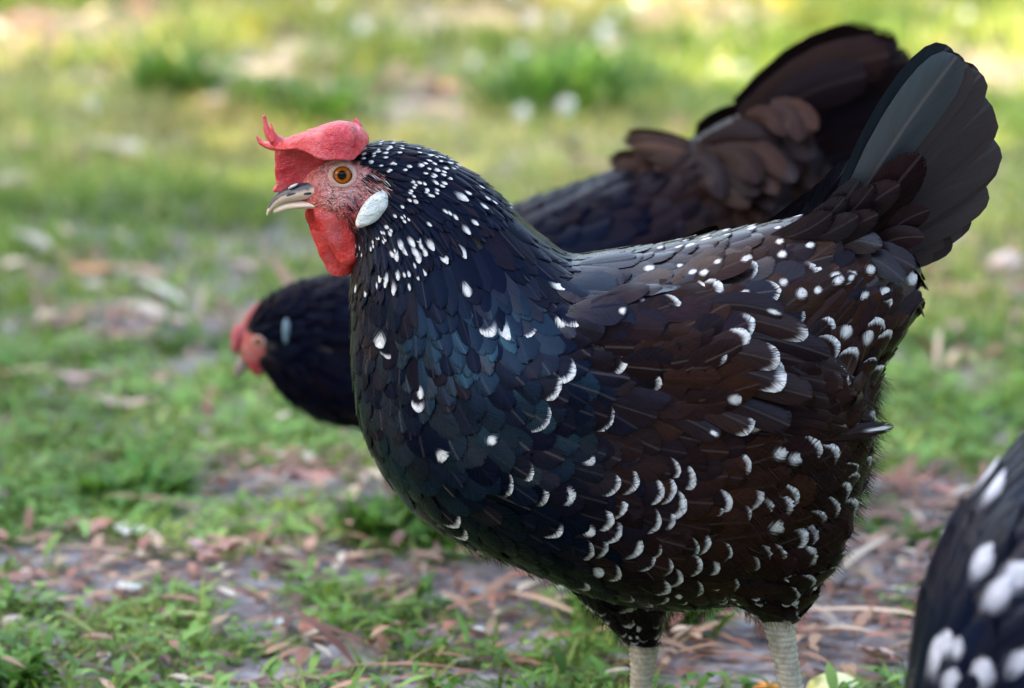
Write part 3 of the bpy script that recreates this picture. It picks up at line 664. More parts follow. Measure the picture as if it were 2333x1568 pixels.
    for near in (True, False):
        for i, (r0, t0, W, yo, tl, sag) in enumerate(TR):
            C = []; dx, dy = t0[0]-r0[0], t0[1]-r0[1]; ln = math.hypot(dx, dy); nx, ny = dy/ln, -dx/ln
            for v in SV:
                b = sag*math.sin(v*math.pi); x = r0[0]+dx*v+nx*b; y = r0[1]+dy*v+ny*b
                C.append(S(x, y, -yo*(.55+.45*v)+.012*(v*v if i < 10 else 0)))
            random.seed(200+i)
            f = feather(C, [Vector((.12, -1, .18)).normalized()]*len(C), W*k, 'long' if i < 10 else 'round', .07, .008, 0, .55 if i else .35, tl*.7, 0, .9 if i < 3 else .5, rnd=(.3+.4*((i*7) % 10)/10 if i < 10 else .2) if i else .75)
            if not near: f = mirror(f, 0)
            link('tail_feather', feather_mesh('tail_feather', [f], B, M['feather_tail'] if i < 10 else M['feather']), tail)
    # loose down on the hindquarters, the belly line and the hocks
    pts = []; nv = verts_of(me); idx = rng.permutation(len(nv)); nrm = np.empty(len(nv)*3); me.vertices.foreach_get('normal', nrm); nrm = nrm.reshape(-1, 3)
    for i in idx:
        p = Vector(nv[i])+B; x, y = proj(p); n = Vector(nrm[i]); q = random.random(); a = None
        if x > 1690 and 1010 < y < 1290 and q < .35: a = (Vector((.75, 0, -.6)), 34, .9)
        elif x > 1940 and 850 < y < 1120 and q < .5: a = (Vector((.6, 0, -.8)), 36, .9)
        elif y > 1230 and 1050 < x < 1900 and n.z < -.35 and q < .10: a = (Vector((.8, 0, -.5)), 20, .45)
        elif y > 1380 and q < .4: a = (Vector((.15, 0, -1)), 20, .4)
        if a:
            d = (a[0]+n*.5+Vector((random.gauss(0, .2), random.gauss(0, .2), random.gauss(0, .2)))).normalized()
            pts.append((p+n*.0035, d, a[1]*k*random.uniform(.6, 1.3), .8*k*random.uniform(.8, 1.8), min(1, max(0, a[2]+random.gauss(0, .12))), 0))
        if len(pts) > 5200: break
    fl = link('fluff', strands(pts, B), body); fl['kind'] = 'stuff'
    # head: short dark bristles on the face
    pts = []
    for i in idx:
        p = Vector(nv[i])+B; x, y = proj((p.x, -abs(p.y), p.z))
        if x < 890 and y < 620 and inpoly(x, y, FACE) and math.hypot(x-780, y-398) > 36 and x > 715 and y > 372:
            n = Vector(nrm[i]); q = random.random(); cheek = math.exp(-((x-808)/30)**2-((y-465)/36)**2)+.7*math.exp(-((x-735)/14)**2-((y-395)/26)**2)+.8*math.exp(-((x-795)/14)**2-((y-520)/30)**2)
            if q < .05+.65*cheek:
                d = (Vector((.7, 0, -.7))+n*.45).normalized(); pts.append((p, d, random.uniform(8, 18)*k, 1.9*k, .05, 0))
        if math.hypot((x-852)/1.25, y-416) < 24 and random.random() < .8:       # the tuft over the ear
            n = Vector(nrm[i]); pts.append((p+n*.001, (Vector((.8, 0, -.5))+n*.4).normalized(), 26*k, 3*k, .05, 1.0 if random.random() < .35 else 0))
    fl = link('bristles', strands(pts, B), body); fl['kind'] = 'stuff'

    # beak
    for nm, secs in (('upper_beak', [(712,402,738,452,36), (690,412,718,453,33), (668,420,692,455,28), (645,430,665,458,21), (627,444,642,464,14), (617,459,627,472,9), (610,474,615,483,4.5), (607,488,609,492,1)]),
                     ('lower_beak', [(730,455,735,476,30), (706,455,708,474,27), (680,457,684,475,20), (652,462,655,479,11), (634,470,637,484,7), (622,478,624,486,2)])):
        bl = Loft(secs, 0.0, 40, 22, 2.0); V, F = bl.mesh(); A = []
        for i in range(40):
            for j in range(22):
                c = math.cos(2*math.pi*j/22); px, py = proj(V[i*22+j]); v = i/39
                if nm == 'upper_beak': u = (c+1)/2*(1.0 if v < .82 else max(0, 1-(v-.82)/.1)); s = max(math.exp(-((px-664)/15)**4-((py-442-(664-px)*.35)/4.5)**2), math.exp(-((px-700)/13)**4-((py-441)/4.5)**2))
                else: u = 0; s = 0
                A.append((u, v, s, 1))
        bme = mesh(nm, [v-B for v in V], F, M['beak'], True, {'bk': A}); link(nm, bme, hen)
    for sg in (-1, 1):
        c = S(668, 424, sg*.0062); V = []; F = []; n, m = 14, 8
        for i in range(m+1):
            for j in range(n):
                a = math.pi*i/m; t = 2*math.pi*j/n; x, y, z = math.cos(a)*13*k, math.sin(a)*math.sin(t)*5*k, math.sin(a)*math.cos(t)*5*k
                V.append(c+Vector((x*.9+z*.3, y, x*.38+z*.9))-B)
        for i in range(m):
            for j in range(n): F.append((i*n+j, i*n+(j+1) % n, (i+1)*n+(j+1) % n, (i+1)*n+j))
        link('nostril_flap', mesh('nostril_flap', V, F, M['lobe'], True), hen)
    # eyes
    d = ray(781, 399).normalized(); h, nn, _, _ = bvh.ray_cast(CAM, d)
    nn = (nn*.5+Vector((-.12, -1, .12))).normalized(); c = h + Vector((0, -.0006, 0))
    make_eye(hen, hen, B, c, nn, 18.5*k, 27*k, 5.5*k)
    make_eye(hen, hen, B, Vector((c.x, -c.y, c.z)), Vector((nn.x, -nn.y, nn.z)), 18.5*k, 27*k, 5.5*k)
    # earlobes
    h = bvh.ray_cast(CAM, ray(848, 478).normalized())[0]
    for sg in (1, -1):
        V, F = Loft([(870,433,880,438,3), (851,443,885,450,10), (833,459,885,467,15), (820,479,875,486,16), (812,499,854,506,14), (810,511,833,515,9), (814,518,822,519,2)], h.y-.001, 40, 24, 2.4).mesh()
        V = [Vector((v.x, (v.y+.0003*math.sin(v.x*600+v.z*420)+.0002*math.sin(v.z*900-v.x*300))*sg, v.z))-B for v in V]; F = F if sg > 0 else [f[::-1] for f in F]
        link('earlobe', mesh('earlobe', V, F, M['lobe'], True), hen)
    # wattles
    for Yw, secs in ((-.0075, [(712,462,770,462,12), (714,486,796,496,15), (726,518,812,534,14), (742,548,818,566,12), (755,572,814,590,10), (766,590,804,602,7), (776,600,788,606,3)]),
                     (.0065, [(702,470,760,466,11), (696,492,780,510,12), (707,534,798,560,11), (724,572,812,595,10), (738,602,810,616,8), (748,622,790,628,5), (756,630,772,632,2)])):
        V, F = Loft(secs, Yw, 44, 28, 2.0).mesh(); V2 = []
        for v in V:
            x, y = proj(v); V2.append(v + Vector((0, .0005*math.sin(x*.07+y*.03), 0)))
        wme = remesh(V2, F, .0008, 2, 'wattle'); lumpy(wme, .0011, 95, .0003, 380, Yw*900); shift(wme, B); wme.materials.append(M['wattle']); link('wattle', wme, hen)
    # comb: an upright blade that folds over towards the camera
    ctl = [[(631,437,0), (660,432,0), (695,420,0), (728,400,0), (760,384,0), (795,368,0), (822,352,0)],
           [(627,390,-.001), (648,380,-.002), (688,360,-.003), (728,346,-.004), (764,334,-.004), (800,322,-.004), (826,326,-.003)],
           [(626,340,-.002), (652,322,-.005), (700,304,-.010), (742,288,-.012), (775,280,-.012), (808,286,-.011), (832,306,-.007)],
           [(620,332,-.006), (652,326,-.014), (700,315,-.024), (742,304,-.027), (778,300,-.027), (814,304,-.024), (838,318,-.013)],
           [(616,336,-.008), (652,340,-.018), (700,350,-.029), (742,362,-.032), (776,368,-.032), (808,358,-.028), (836,332,-.016)]]
    ns, nt = 50, 34; rowsc = [crom(c, ns) for c in ctl]; Vs = []
    for i in range(ns):
        colm = crom([r[i] for r in rowsc], nt)
        for j, (x, y, yy) in enumerate(colm):
            s = i/(ns-1); grove = .0028*math.exp(-((s-.82)/.035)**2)*float(sstep(j/(nt-1), .35, .6)); y += 4*math.sin(s*17)*float(sstep(j/(nt-1), .7, 1))
            Vs.append(S(x, y, yy+grove*1.2))
    Fs = [(i*nt+j, i*nt+j+1, (i+1)*nt+j+1, (i+1)*nt+j) for i in range(ns-1) for j in range(nt-1)]
    tm = mesh('tmp', Vs, Fs, None, True); nr = [v.normal.copy() for v in tm.vertices]; bpy.data.meshes.remove(tm)
    th = .0013; N = len(Vs); V = []; 
    for sgn in (1, -1):
        for q in range(N):
            j = q % nt; t = 1.9-1.0*j/(nt-1) if j < nt*.4 else 1.3-.5*(j/(nt-1)); V.append(Vs[q]+nr[q]*th*t*sgn)
    F = [f for f in Fs]+[tuple(x+N for x in f[::-1]) for f in Fs]
    bl = [i*nt for i in range(ns)]+[(ns-1)*nt+j for j in range(1, nt)]+[i*nt+nt-1 for i in range(ns-2, -1, -1)]+[j for j in range(nt-2, 0, -1)]
    for a in range(len(bl)):
        b = bl[(a+1) % len(bl)]; F.append((b, bl[a], bl[a]+N, b+N))
    def spike(p, r): 
        C = crom([(*S(x, y, yy), ) for x, y, yy in p], 14); rr = np.interp(np.linspace(0, 1, 14), np.linspace(0, 1, len(r)), r); return tube(C, rr*k, 10)
    sp = [spike([(648,330,-.008), (622,316,-.007), (608,293,-.006), (602,262,-.006)], [17, 13, 8, 3.5]), spike([(655,336,.000), (618,332,.012), (597,326,.016), (584,310,.018)], [12, 10, 6, 3]),
          spike([(632,318,-.009), (622,300,-.009), (617,280,-.008)], [8, 5, 2.5]), spike([(818,312,-.010), (818,292,-.006), (808,270,-.004)], [14, 10, 6]), spike([(632,428,0), (627,432,-.001), (622,436,-.001)], [9, 7, 4])]
    cm = remesh(*join([(V, F)]+sp), .00062, 3, 'comb'); lumpy(cm, .0006, 150, .00028, 520); shift(cm, B); cm.materials.append(M['comb']); link('comb', cm, hen)
    # legs
    make_leg(hen, B, S(1468, 1466, .022), Vector((S(1452, 1700, .022).x, .022, .012)), .0098, Vector((-1, -.15, 0)))
    make_leg(hen, B, S(1772, 1405, -.028), Vector((S(1836, 1700, -.028).x, -.028, .012)), .0102, Vector((-1, -.1, 0)))
    return hen
main_hen()


# ================================================================== the two feeding hens
def feeding_hen(label, secs, Y, spec, TR, mats, head, n_single, legs):
    c = S(secs[5][0], 1500, Y); B = Vector((c.x, Y, 0)); hen = link('hen', None, None, B); tag(hen, label, 'hen'); k = kpx(Y)
    L = Loft(secs, Y, 90, 36); me = remesh(*L.mesh(), .003, 3); co = verts_of(me)
    bvh = BVHTree.FromPolygons([Vector(p) for p in co], [tuple(p.vertices) for p in me.polygons])
    sk = np.zeros((len(co), 4)); sk[:, 3] = 1; fx, fy, fr = head['face']
    for i, p in enumerate(co):
        px, py = proj((p[0], Y-abs(p[1]-Y), p[2]))
        if math.hypot(px-fx, py-fy) < fr: sk[i, 0] = 1
    set_attr(me, 'skin', sk); shift(me, B); me.materials.append(M['skin']); body = link('body', me, hen)
    def sp2(px, u, th, P):
        if math.hypot(px[0]-fx, px[1]-fy) < fr*.9: return None
        s = spec(px, u, th); s['W'] *= k; s['L'] *= k; s['sp'] *= k; return s
    fs = cover(L, bvh, sp2, 0, 87)
    for x, y, r in head.get('spots', ()):
        b = min((f for f in fs if not f.get('sp_')), key=lambda f: (f['px'][0]-x)**2+(f['px'][1]-y)**2)
        if math.hypot(b['px'][0]-x, b['px'][1]-y) < 90: b['sp_'] = True; setf(b, spot=min(1, r*k/b['W']*1.5+.15))
    near = sorted(fs, key=lambda f: -(f['A'][0][2] > .2)*1e3-f['W']*f['L'])
    for f in near[:n_single]: link('feather', feather_mesh('feather', [f], B, mats[0]), body)
    o = link('plumage', feather_mesh('plumage', near[n_single:]+[mirror(f, Y) for f in fs], B, mats[0]), body); o['kind'] = 'stuff'
    tail = link('tail', None, hen)
    for side in (1, -1):
        for i, (r0, t0, W, yo, br, sag, which) in enumerate(TR):
            C = []; dx, dy = t0[0]-r0[0], t0[1]-r0[1]; ln = math.hypot(dx, dy); nx, ny = dy/ln, -dx/ln
            for v in SV:
                b = sag*math.sin(v*math.pi); C.append(S(r0[0]+dx*v+nx*b, r0[1]+dy*v+ny*b, Y-yo*(.6+.4*v)))
            f = feather(C, [Vector((.1, -1, .25)).normalized()]*len(C), W*k, ('long', 'round', 'fluff')[which], .10, (.03, .03, .12)[which], 0, br, .1, 0, .3)
            if side < 0: f = mirror(f, Y)
            link(('tail_feather', 'tail_covert', 'saddle_feather')[which], feather_mesh('tail_feather', [f], B, mats[which]), tail)
    # head parts
    for nm, mt, secs2, yo in head['parts']:
        for sg in ((1, -1) if yo else (1,)):
            V, F = Loft(secs2, Y-yo, 28, 18, 2.0).mesh()
            if sg < 0: V = [Vector((v.x, 2*Y-v.y, v.z)) for v in V]; F = [f[::-1] for f in F]
            at = {'bk': [(.3, .5, .6, 1)]*len(V)} if mt == 'beak' else None
            link(nm, mesh(nm, [v-B for v in V], F, M[mt], True, at), hen)
    ex, ey, er = head['eye']; h, nn, _, _ = bvh.ray_cast(CAM, ray(ex, ey).normalized())
    if h is not None:
        make_eye(hen, hen, B, h+Vector((0, -.0008, 0)), nn, er*k, er*1.5*k, er*.3*k)
        make_eye(hen, hen, B, Vector((h.x, 2*Y-h.y+.0008, h.z)), Vector((nn.x, -nn.y, nn.z)), er*k, er*1.5*k, er*.3*k)
    for lx, dy_, top in legs:
        p = S(lx, top, Y+dy_); th = Loft([(lx-14,top+60,lx+14,top+60,14), (lx-50,top,lx+50,top,45), (lx-90,top-90,lx+90,top-90,80), (lx-110,top-200,lx+110,top-200,100)], Y+dy_, 20, 18)
        V, F = th.mesh(); link('thigh', mesh('thigh', [v-B for v in V], F, M['skin'], True, {'skin': [(0, 0, 0, 1)]*len(V)}), hen)
        t = cover(th, BVHTree.FromPolygons(V, F), lambda px, u, t_, P: {'W': 40*k, 'L': 70*k, 'sp': 24*k, 'lift': .002, 'brown': .4, 'shape': 'fluff', 'jag': .12}, 0, 18)
        o = link('thigh_plumage', feather_mesh('thigh_plumage', t+[mirror(f, th.Y) for f in t], B, mats[0]), body); o['kind'] = 'stuff'
        hk = S(lx, top+50, Y+dy_); make_leg(hen, B, hk, Vector((hk.x-.004, Y+dy_, .012)), .0078, Vector((-1, 0, 0)))
    return hen

def spec2(px, u, th):
    x, y = px; s = {'lite': .15, 'lift': .003, 'teal': .15*random.random(), 'brown': min(1, max(0, float(sstep(x, 1250, 1600))*.9+random.gauss(0, .15)))}
    sec = u*15
    if sec > 11: s.update(W=22, L=60, sp=18)
    elif sec > 8: s.update(W=40, L=110, sp=28)
    elif sec > 2.5: s.update(W=74, L=130, sp=44)
    else: s.update(W=90, L=150, sp=52, lift=.007)
    return s
SECS2 = [(1868,330,1905,420,45), (1775,262,1905,560,110), (1655,285,1880,760,180), (1525,352,1800,950,225), (1400,395,1650,1080,245), (1285,435,1450,1120,245), (1195,468,1260,1090,230), (1110,505,1090,1035,200),
         (1030,548,950,990,165), (950,585,830,965,130), (860,612,722,948,104), (765,630,655,905,84), (685,645,615,858,68), (625,672,590,836,55), (580,706,562,826,42), (556,748,548,818,24)]
TR2 = [((1690,270),(2026,124),116,.050,.9,26,0), ((1715,290),(2072,134),120,.046,.7,22,0), ((1740,330),(2104,176),120,.042,.4,16,0), ((1760,370),(2120,215),122,.038,.6,10,0), ((1780,410),(2112,285),118,.034,.35,6,0), ((1800,440),(2092,355),112,.030,.35,2,0), ((1700,300),(1975,170),100,.056,.6,20,0)]
random.seed(31)
for q_ in range(64):
    x_, y_ = random.uniform(1590, 1760), random.uniform(225, 470); y_ = max(y_, 330-(x_-1590)*.62); a_ = random.gauss(.75, .3); l_ = random.uniform(95, 150)
    TR2.append(((x_, y_), (x_+math.cos(a_)*l_, y_+math.sin(a_)*l_), random.uniform(44, 70), .045+.030*random.random()+.02*(y_ > 330), random.uniform(.1, .8), random.uniform(6, 26), 1))
for q_ in range(26):
    x_, y_ = random.uniform(1590, 1650), random.uniform(375, 425); a_ = random.gauss(3.33, .10); l_ = random.uniform(110, 215)
    TR2.append(((x_, y_), (x_+math.cos(a_)*l_, y_+math.sin(a_)*l_), random.uniform(26, 44), .005+.03*random.random(), random.uniform(.6, 1), random.uniform(-26, -6), 2))
feeding_hen('dark brown hen behind the speckled hen, tail raised and red face lowered to the grass', SECS2, .52, spec2, TR2, (M['feather_hen2'], M['feather_brown'], M['feather_tan']),
    {'face': (564,796,38), 'eye': (588,778,9), 'spots': [],
     'parts': [('comb', 'comb2', [(622,690,628,722,5), (608,684,612,740,12), (586,690,588,748,16), (566,712,570,768,16), (548,742,556,784,13), (540,768,548,790,7)], 0), ('comb_lobe', 'comb2', [(560,742,566,760,6), (538,740,552,790,14), (526,762,540,806,12), (526,790,534,808,4)], 0),
               ('earlobe', 'lobe2', [(650,726,657,729,3), (645,738,660,741,6), (644,756,659,760,7), (646,772,656,776,5), (649,781,652,783,2)], .0275),
               ('wattle', 'comb2', [(566,800,604,800,9), (562,822,606,826,12), (570,842,602,846,9), (582,856,592,857,3)], .008),
               ('beak', 'beak', [(548,812,580,822,14), (538,826,566,838,11), (532,842,552,852,7), (532,856,540,862,2)], 0)]},
    110, [(1500,-.035,1150), (1600,.035,1150)])

def spec3(px, u, th):
    s = {'lite': .1, 'lift': .003, 'teal': .25*random.random(), 'brown': min(1, max(0, .1+random.gauss(0, .1)))}; sec = u*14
    if sec > 9.5: s.update(W=32, L=70, sp=24)
    elif sec > 6: s.update(W=84, L=240, sp=66, gap=.75)
    else: s.update(W=92, L=260, sp=74, gap=.75)
    s['spot'] = random.uniform(.3, .6) if random.random() < .04 else 0
    return s
SECS3 = [(2905,640,3000,760,55), (2800,760,3000,1050,160), (2650,835,2950,1400,280), (2505,905,2800,1640,330), (2385,985,2600,1760,340), (2275,1085,2450,1800,310), (2190,1185,2330,1830,262), (2128,1295,2260,1850,210),
         (2092,1412,2225,1885,170), (2068,1540,2190,1905,138), (2046,1650,2150,1910,110), (2010,1750,2112,1918,85), (1960,1822,2064,1925,68), (1915,1872,2005,1936,48), (1876,1912,1960,1942,28)]
TR3 = [((2860,740),(3060,320),140,.05,.2,14,0), ((2880,740),(3140,320),140,.045,.2,10,0), ((2890,750),(3200,390),136,.04,.2,8,0), ((2900,770),(3220,480),130,.035,.2,4,0), ((2900,800),(3200,600),126,.03,.2,0,0), ((2780,740),(2960,680),130,.06,.3,16,1), ((2720,800),(2900,800),130,.08,.3,16,1)]
feeding_hen('white spotted blue black hen cut by the picture edge, feeding in front of the others', SECS3, -.43, spec3, TR3, (M['feather_blue'], M['feather_blue']),
    {'face': (1905,1900,60), 'eye': (1950,1880,13), 'spots': [(2300,1085,50), (2245,1215,60), (2255,1295,44), (2148,1430,60), (2098,1460,30), (2190,1508,32), (2268,1540,44), (2090,1540,32), (2320,1470,40), (2400,1300,44)],
     'parts': [('comb', 'comb', [(2010,1800,2016,1850,6), (1980,1780,1990,1860,16), (1930,1800,1950,1890,18), (1886,1860,1900,1915,10)], 0), ('earlobe', 'lobe', [(2010,1870,2024,1876,3), (2000,1886,2030,1892,11), (2000,1912,2024,1918,9), (2008,1926,2014,1928,2)], .021),
               ('wattle', 'wattle', [(1920,1930,1975,1930,11), (1915,1955,1978,1960,14), (1925,1985,1972,1990,11), (1942,2005,1955,2006,3)], .008), ('beak', 'beak', [(1880,1905,1920,1935,18), (1855,1925,1895,1950,14), (1838,1950,1865,1966,8), (1836,1970,1844,1976,2)], 0)]},
    110, [(2560,-.04,1850), (2660,.04,1850)])

# ================================================================== scattered things
def lump(name, P, rx, ry, rz, rot, mat, seed=0, sub=3, rough=.18):
    bm = bmesh.new(); bmesh.ops.create_icosphere(bm, subdivisions=sub, radius=1); r = random.Random(seed); ph = [r.uniform(0, 6) for _ in range(9)]
    for v in bm.verts:
        c = v.co; d = 1+rough*(math.sin(c.x*2.3+ph[0])*math.cos(c.y*2.7+ph[1])+.6*math.sin(c.z*4.1+ph[2]+c.x*3)+.35*math.sin(c.y*7+ph[3])*math.sin(c.x*6.3+ph[4]))
        v.co = Vector((c.x*rx*d, c.y*ry*d, c.z*rz*d))
    me = bpy.data.meshes.new(name); bm.to_mesh(me); bm.free(); me.polygons.foreach_set('use_smooth', [True]*len(me.polygons)); me.materials.append(mat)
    o = link(name, me, None, (P.x, P.y, P.z+rz*.55)); o.rotation_euler = (0, 0, rot); return o
def dead_leaf(P, ln, wd, rot, curl, mat, sweep=.2, tilt=0.0, fold=.25):
    V = []; F = []; n = 13
    for i in range(n):
        t = i/(n-1); hw = wd*.5*math.sin(math.pi*min(1, t*1.0))**.8*(1.15-.35*t)+.0004; x = (t-.5)*ln; y = sweep*ln*(t-.5)**2; z = .004+curl*ln*(2*(t-.5))**2
        for u in (-1, -.5, 0, .5, 1): V.append((x, y+u*hw, z+abs(u)*hw*fold*(1+.5*math.sin(t*9))+.0012*math.sin(i*2.1+u*3)))
    for i in range(n-1):
        for j in range(4): F.append((i*5+j, i*5+j+1, (i+1)*5+j+1, (i+1)*5+j))
    N = len(V); V += [(a, b, c-.0007) for a, b, c in V]; F += [tuple(q+N for q in f[::-1]) for f in F]
    o = link('dry_leaf', mesh('dry_leaf', V, F, mat, True), None, (P.x, P.y, P.z+.006+(.4*ln*abs(math.sin(tilt))))); o.rotation_euler = (0, tilt, rot); return o
ML = {'red': simple('leaf_red_brown', (0.20, 0.07, 0.05), (0.40, 0.17, 0.13), 70, .6, .5), 'pink': simple('leaf_pink_tan', (0.34, 0.19, 0.17), (0.56, 0.36, 0.33), 70, .6, .5), 'tan': simple('leaf_straw', (0.40, 0.28, 0.17), (0.62, 0.50, 0.34), 70, .6, .5),
      'brown': simple('leaf_brown', (0.09, 0.045, 0.035), (0.24, 0.12, 0.09), 70, .6, .5), 'pale': simple('leaf_pale', (0.45, 0.38, 0.34), (0.70, 0.62, 0.56), 70, .6, .5), 'orange': simple('leaf_orange', (0.50, 0.15, 0.06), (0.68, 0.30, 0.16), 70, .6, .5),
      'yellow': simple('leaf_yellow', (0.45, 0.42, 0.06), (0.66, 0.60, 0.14), 70, .5, .4)}
def gk(P): return (P.y+CAM_D)/math.cos(PITCH)*TH/VX
LEAVES = [  # picture x, y, length and width in picture units, turn, curl, colour, sweep, tilt, label
    (280,945,150,44,-.25,.10,'pink',.5,0,'long curled pinkish leaf lying on the grass left of the dark hen head'), (175,888,110,34,.1,.05,'pink',.2,0,'tan leaf in the grass behind the long curled pinkish leaf'),
    (705,1122,125,70,.25,.14,'red',.2,.10,'large folded red brown leaf below the speckled hen breast'), (205,1252,112,84,.1,.16,'red',.1,0,'broad dark red brown leaf on bare soil at the left'),
    (405,1435,110,44,-.5,.06,'red',.2,0,'narrow red leaf at the lower left between grass tufts'), (300,1258,105,44,-.5,.06,'pale',.2,0,'pale tan leaf strip beside the broad dark leaf'),
    (480,1302,135,50,-.35,.14,'pink',.6,0,'bent pinkish leaf on the soil strip'), (712,1472,56,46,1.2,.12,'red',.1,-.7,'small red brown leaf standing on edge near the dark twig'),
    (105,1262,80,20,-.9,.02,'tan',.1,0,'thin straw coloured strip at the left of the soil patch'), (150,600,110,56,.2,.12,'brown',.2,0,'dark brownish leaf in the blurred grass at far left'),
    (205,634,120,46,.1,.05,'orange',.1,0,'orange brown leaf just below the dark blurred leaf'), (85,650,60,40,0,.05,'pink',0,0,'small pink leaf left of the orange brown leaf'), (322,648,60,44,.4,.1,'pale',0,0,'small pale leaf right of the orange brown leaf'),
    (565,622,84,56,.2,.1,'pink',.1,0,'pinkish leaf behind the dark lowered head'), (425,768,84,44,.3,.1,'tan',.1,0,'tan leaf left of the red face of the dark hen'), (270,790,120,44,-.1,.06,'red',.3,0,'reddish leaf on the litter patch at mid left'),
    (130,755,120,40,.2,.06,'pink',.2,0,'pinkish leaf at the left end of the litter patch'), (20,428,110,60,.4,.08,'pink',.1,0,'pink leaf at the left edge of the blurred grass'), (1002,218,96,70,.2,.12,'orange',0,.2,'orange leaf in the far grass above the speckled hen back'),
    (2060,1122,150,44,.1,.1,'red',.2,0,'red brown leaf behind the hind leg of the speckled hen'), (2160,1152,110,40,-.2,.08,'red',.2,0,'red leaf beside the spotted hen at the right'), (2110,1190,120,44,.2,.05,'brown',.1,0,'brown leaf in front of the red leaf at the right'),
    (478,1150,54,34,1.4,.05,'pink',0,.5,'small upright pink leaf in the green ground cover'), (1210,1330,90,36,.3,.05,'pale',.1,0,'pale leaf scrap on grey soil under the speckled hen'), (600,1250,110,40,-.4,.05,'red',.2,0,'long red brown leaf in the middle of the soil strip'),
    (860,1105,80,44,.2,.06,'tan',.1,0,'tan leaf touching the breast outline of the speckled hen'), (1990,1528,100,70,.8,.16,'pink',.1,.3,'pinkish folded leaf at the bottom between fruit and spotted hen'), (640,1310,90,36,.8,.08,'brown',.2,0,'dark brown leaf at the right end of the soil strip'),
    (1560,50,70,60,.3,.1,'yellow',0,.3,'yellow leaf in the sunlit grass at top centre'), (490,22,96,80,.2,.15,'yellow',0,.5,'yellow leaf at the top left in the sun'), (578,85,80,70,.9,.15,'yellow',0,.5,'second yellow leaf below the one at top left'), (1790,50,96,90,.5,.2,'yellow',0,.5,'large yellow leaf left of the dark tail'),
    (1865,92,90,80,1.2,.2,'yellow',0,.5,'large yellow leaf touching the dark tail outline'), (2250,300,80,50,.3,.1,'tan',0,0,'tan leaf right of the raised speckled tail'), (820,1230,90,40,.2,.06,'tan',.2,0,'straw leaf in the weeds below the breast'), (1270,1390,80,30,-.4,.05,'tan',.2,0,'straw leaf on the soil left of the front leg')]
for i, (x, y, ln, wd, rot, curl, c, sw, tl, lab) in enumerate(LEAVES):
    P = G(x, y); q = gk(P); o = dead_leaf(P, ln*q, wd*q*1.35, rot, curl, ML[c], sw, tl); tag(o, lab, 'leaf', 'fallen leaves on the ground')
MS = {'white': simple('stone_white', (0.55, 0.53, 0.50), (0.80, 0.79, 0.76), 60, .75, .5), 'grey': simple('stone_grey', (0.22, 0.22, 0.20), (0.48, 0.47, 0.43), 90, .85, .6), 'pink': simple('stone_pink', (0.42, 0.29, 0.26), (0.62, 0.48, 0.44), 60, .8, .5)}
for x, y, a, b, c, lab in [(295,1358,58,24,'white','flat white stone on the soil strip at lower left'), (352,1368,56,28,'grey','mottled grey stone touching the flat white stone'), (58,1322,54,34,'pink','pinkish stone at the far left of the soil strip'), (130,1385,60,34,'pink','pinkish stone below the other pink stone at left'),
        (1090,1432,44,24,'white','small white stone beside the brown twig'), (1005,1418,62,22,'pink','flat pale pink stone beside the brown twig'), (2292,622,96,70,'pink','large pale pink stone at the right edge behind the hens'), (1664,182,110,50,'grey','pale lump in the far grass left of the dark tail'),  # the far pale lump stands for an unidentified white thing
        (30,1435,54,30,'pink','pale stone at the left edge above the grass tuft'), (640,1432,50,26,'white','whitish stone in the grass near the small upright leaf'), (1020,1352,40,18,'white','white pebble on grey soil below the speckled breast'), (297,342,56,36,'white','pale stone in the blurred grass at upper left')]:
    P = G(x, y); q = gk(P); o = lump('stone', P, a*q*.5, a*q*.42, b*q*.42, x*.01, MS[c], int(x)); tag(o, lab, 'stone', 'stones on the ground')
mt = simple('twig_bark', (0.07, 0.045, 0.038), (0.22, 0.15, 0.12), 120, .85, .6); mt2 = simple('twig_pale', (0.35, 0.26, 0.20), (0.55, 0.44, 0.36), 120, .85, .5)
for pts, r, m, lab in [([(960,1415),(1010,1424),(1060,1440),(1115,1450)],7,mt,'brown twig on the soil below the speckled belly'), ([(745,1468),(790,1480),(850,1496),(905,1518)],5,mt,'thin dark twig in the grass below the breast'), ([(160,1530),(260,1545),(340,1560),(520,1566)],9,mt,'long dark twig along the bottom edge at left'),
        ([(352,1330),(400,1352),(440,1372),(470,1400)],7,mt,'dark twig on the soil right of the mottled stone'), ([(-10,1500),(18,1515),(36,1540),(40,1575)],10,mt2,'pale curved stick at the bottom left corner'), ([(-20,1492),(30,1494),(65,1492)],7,mt,'short dark twig at the left edge above the pale stick'),
        ([(165,1452),(220,1460),(275,1468)],7,mt,'short dark twig in the grass tuft at lower left'), ([(1850,1345),(1920,1362),(2000,1372),(2060,1385)],6,mt,'brown twig on grey soil right of the hind leg'), ([(505,1010),(560,1022),(610,1036)],6,mt,'dark twig on the bare patch under the lowered head'), ([(620,1395),(640,1420),(650,1450)],6,mt,'grey brown twig upright in the litter beside the whitish stone'), ([(380,1550),(520,1562),(760,1580)],8,mt,'dark twig crossing the bottom edge below the grass tuft')]:
    C = [G(*p) for p in pts]; q = gk(C[0]); C = crom([(p.x, p.y, p.z+r*q*.9+.002) for p in C], 16); rd = [r*q*(1-.45*i/15)*(1+.12*math.sin(i*2.7)) for i in range(16)]
    parts = [tube(C, rd, 8)]; b = Vector(C[9]); parts.append(tube([b, b+Vector((.012, .006, .003)), b+Vector((.02, .014, .004))], [rd[9]*.7, rd[9]*.5, rd[9]*.25], 6))
    V, F = join(parts); o = link('twig', mesh('twig', [v-Vector(C[0]) for v in V], F, m, True), None, Vector(C[0])); tag(o, lab, 'twig', 'twigs on the ground')
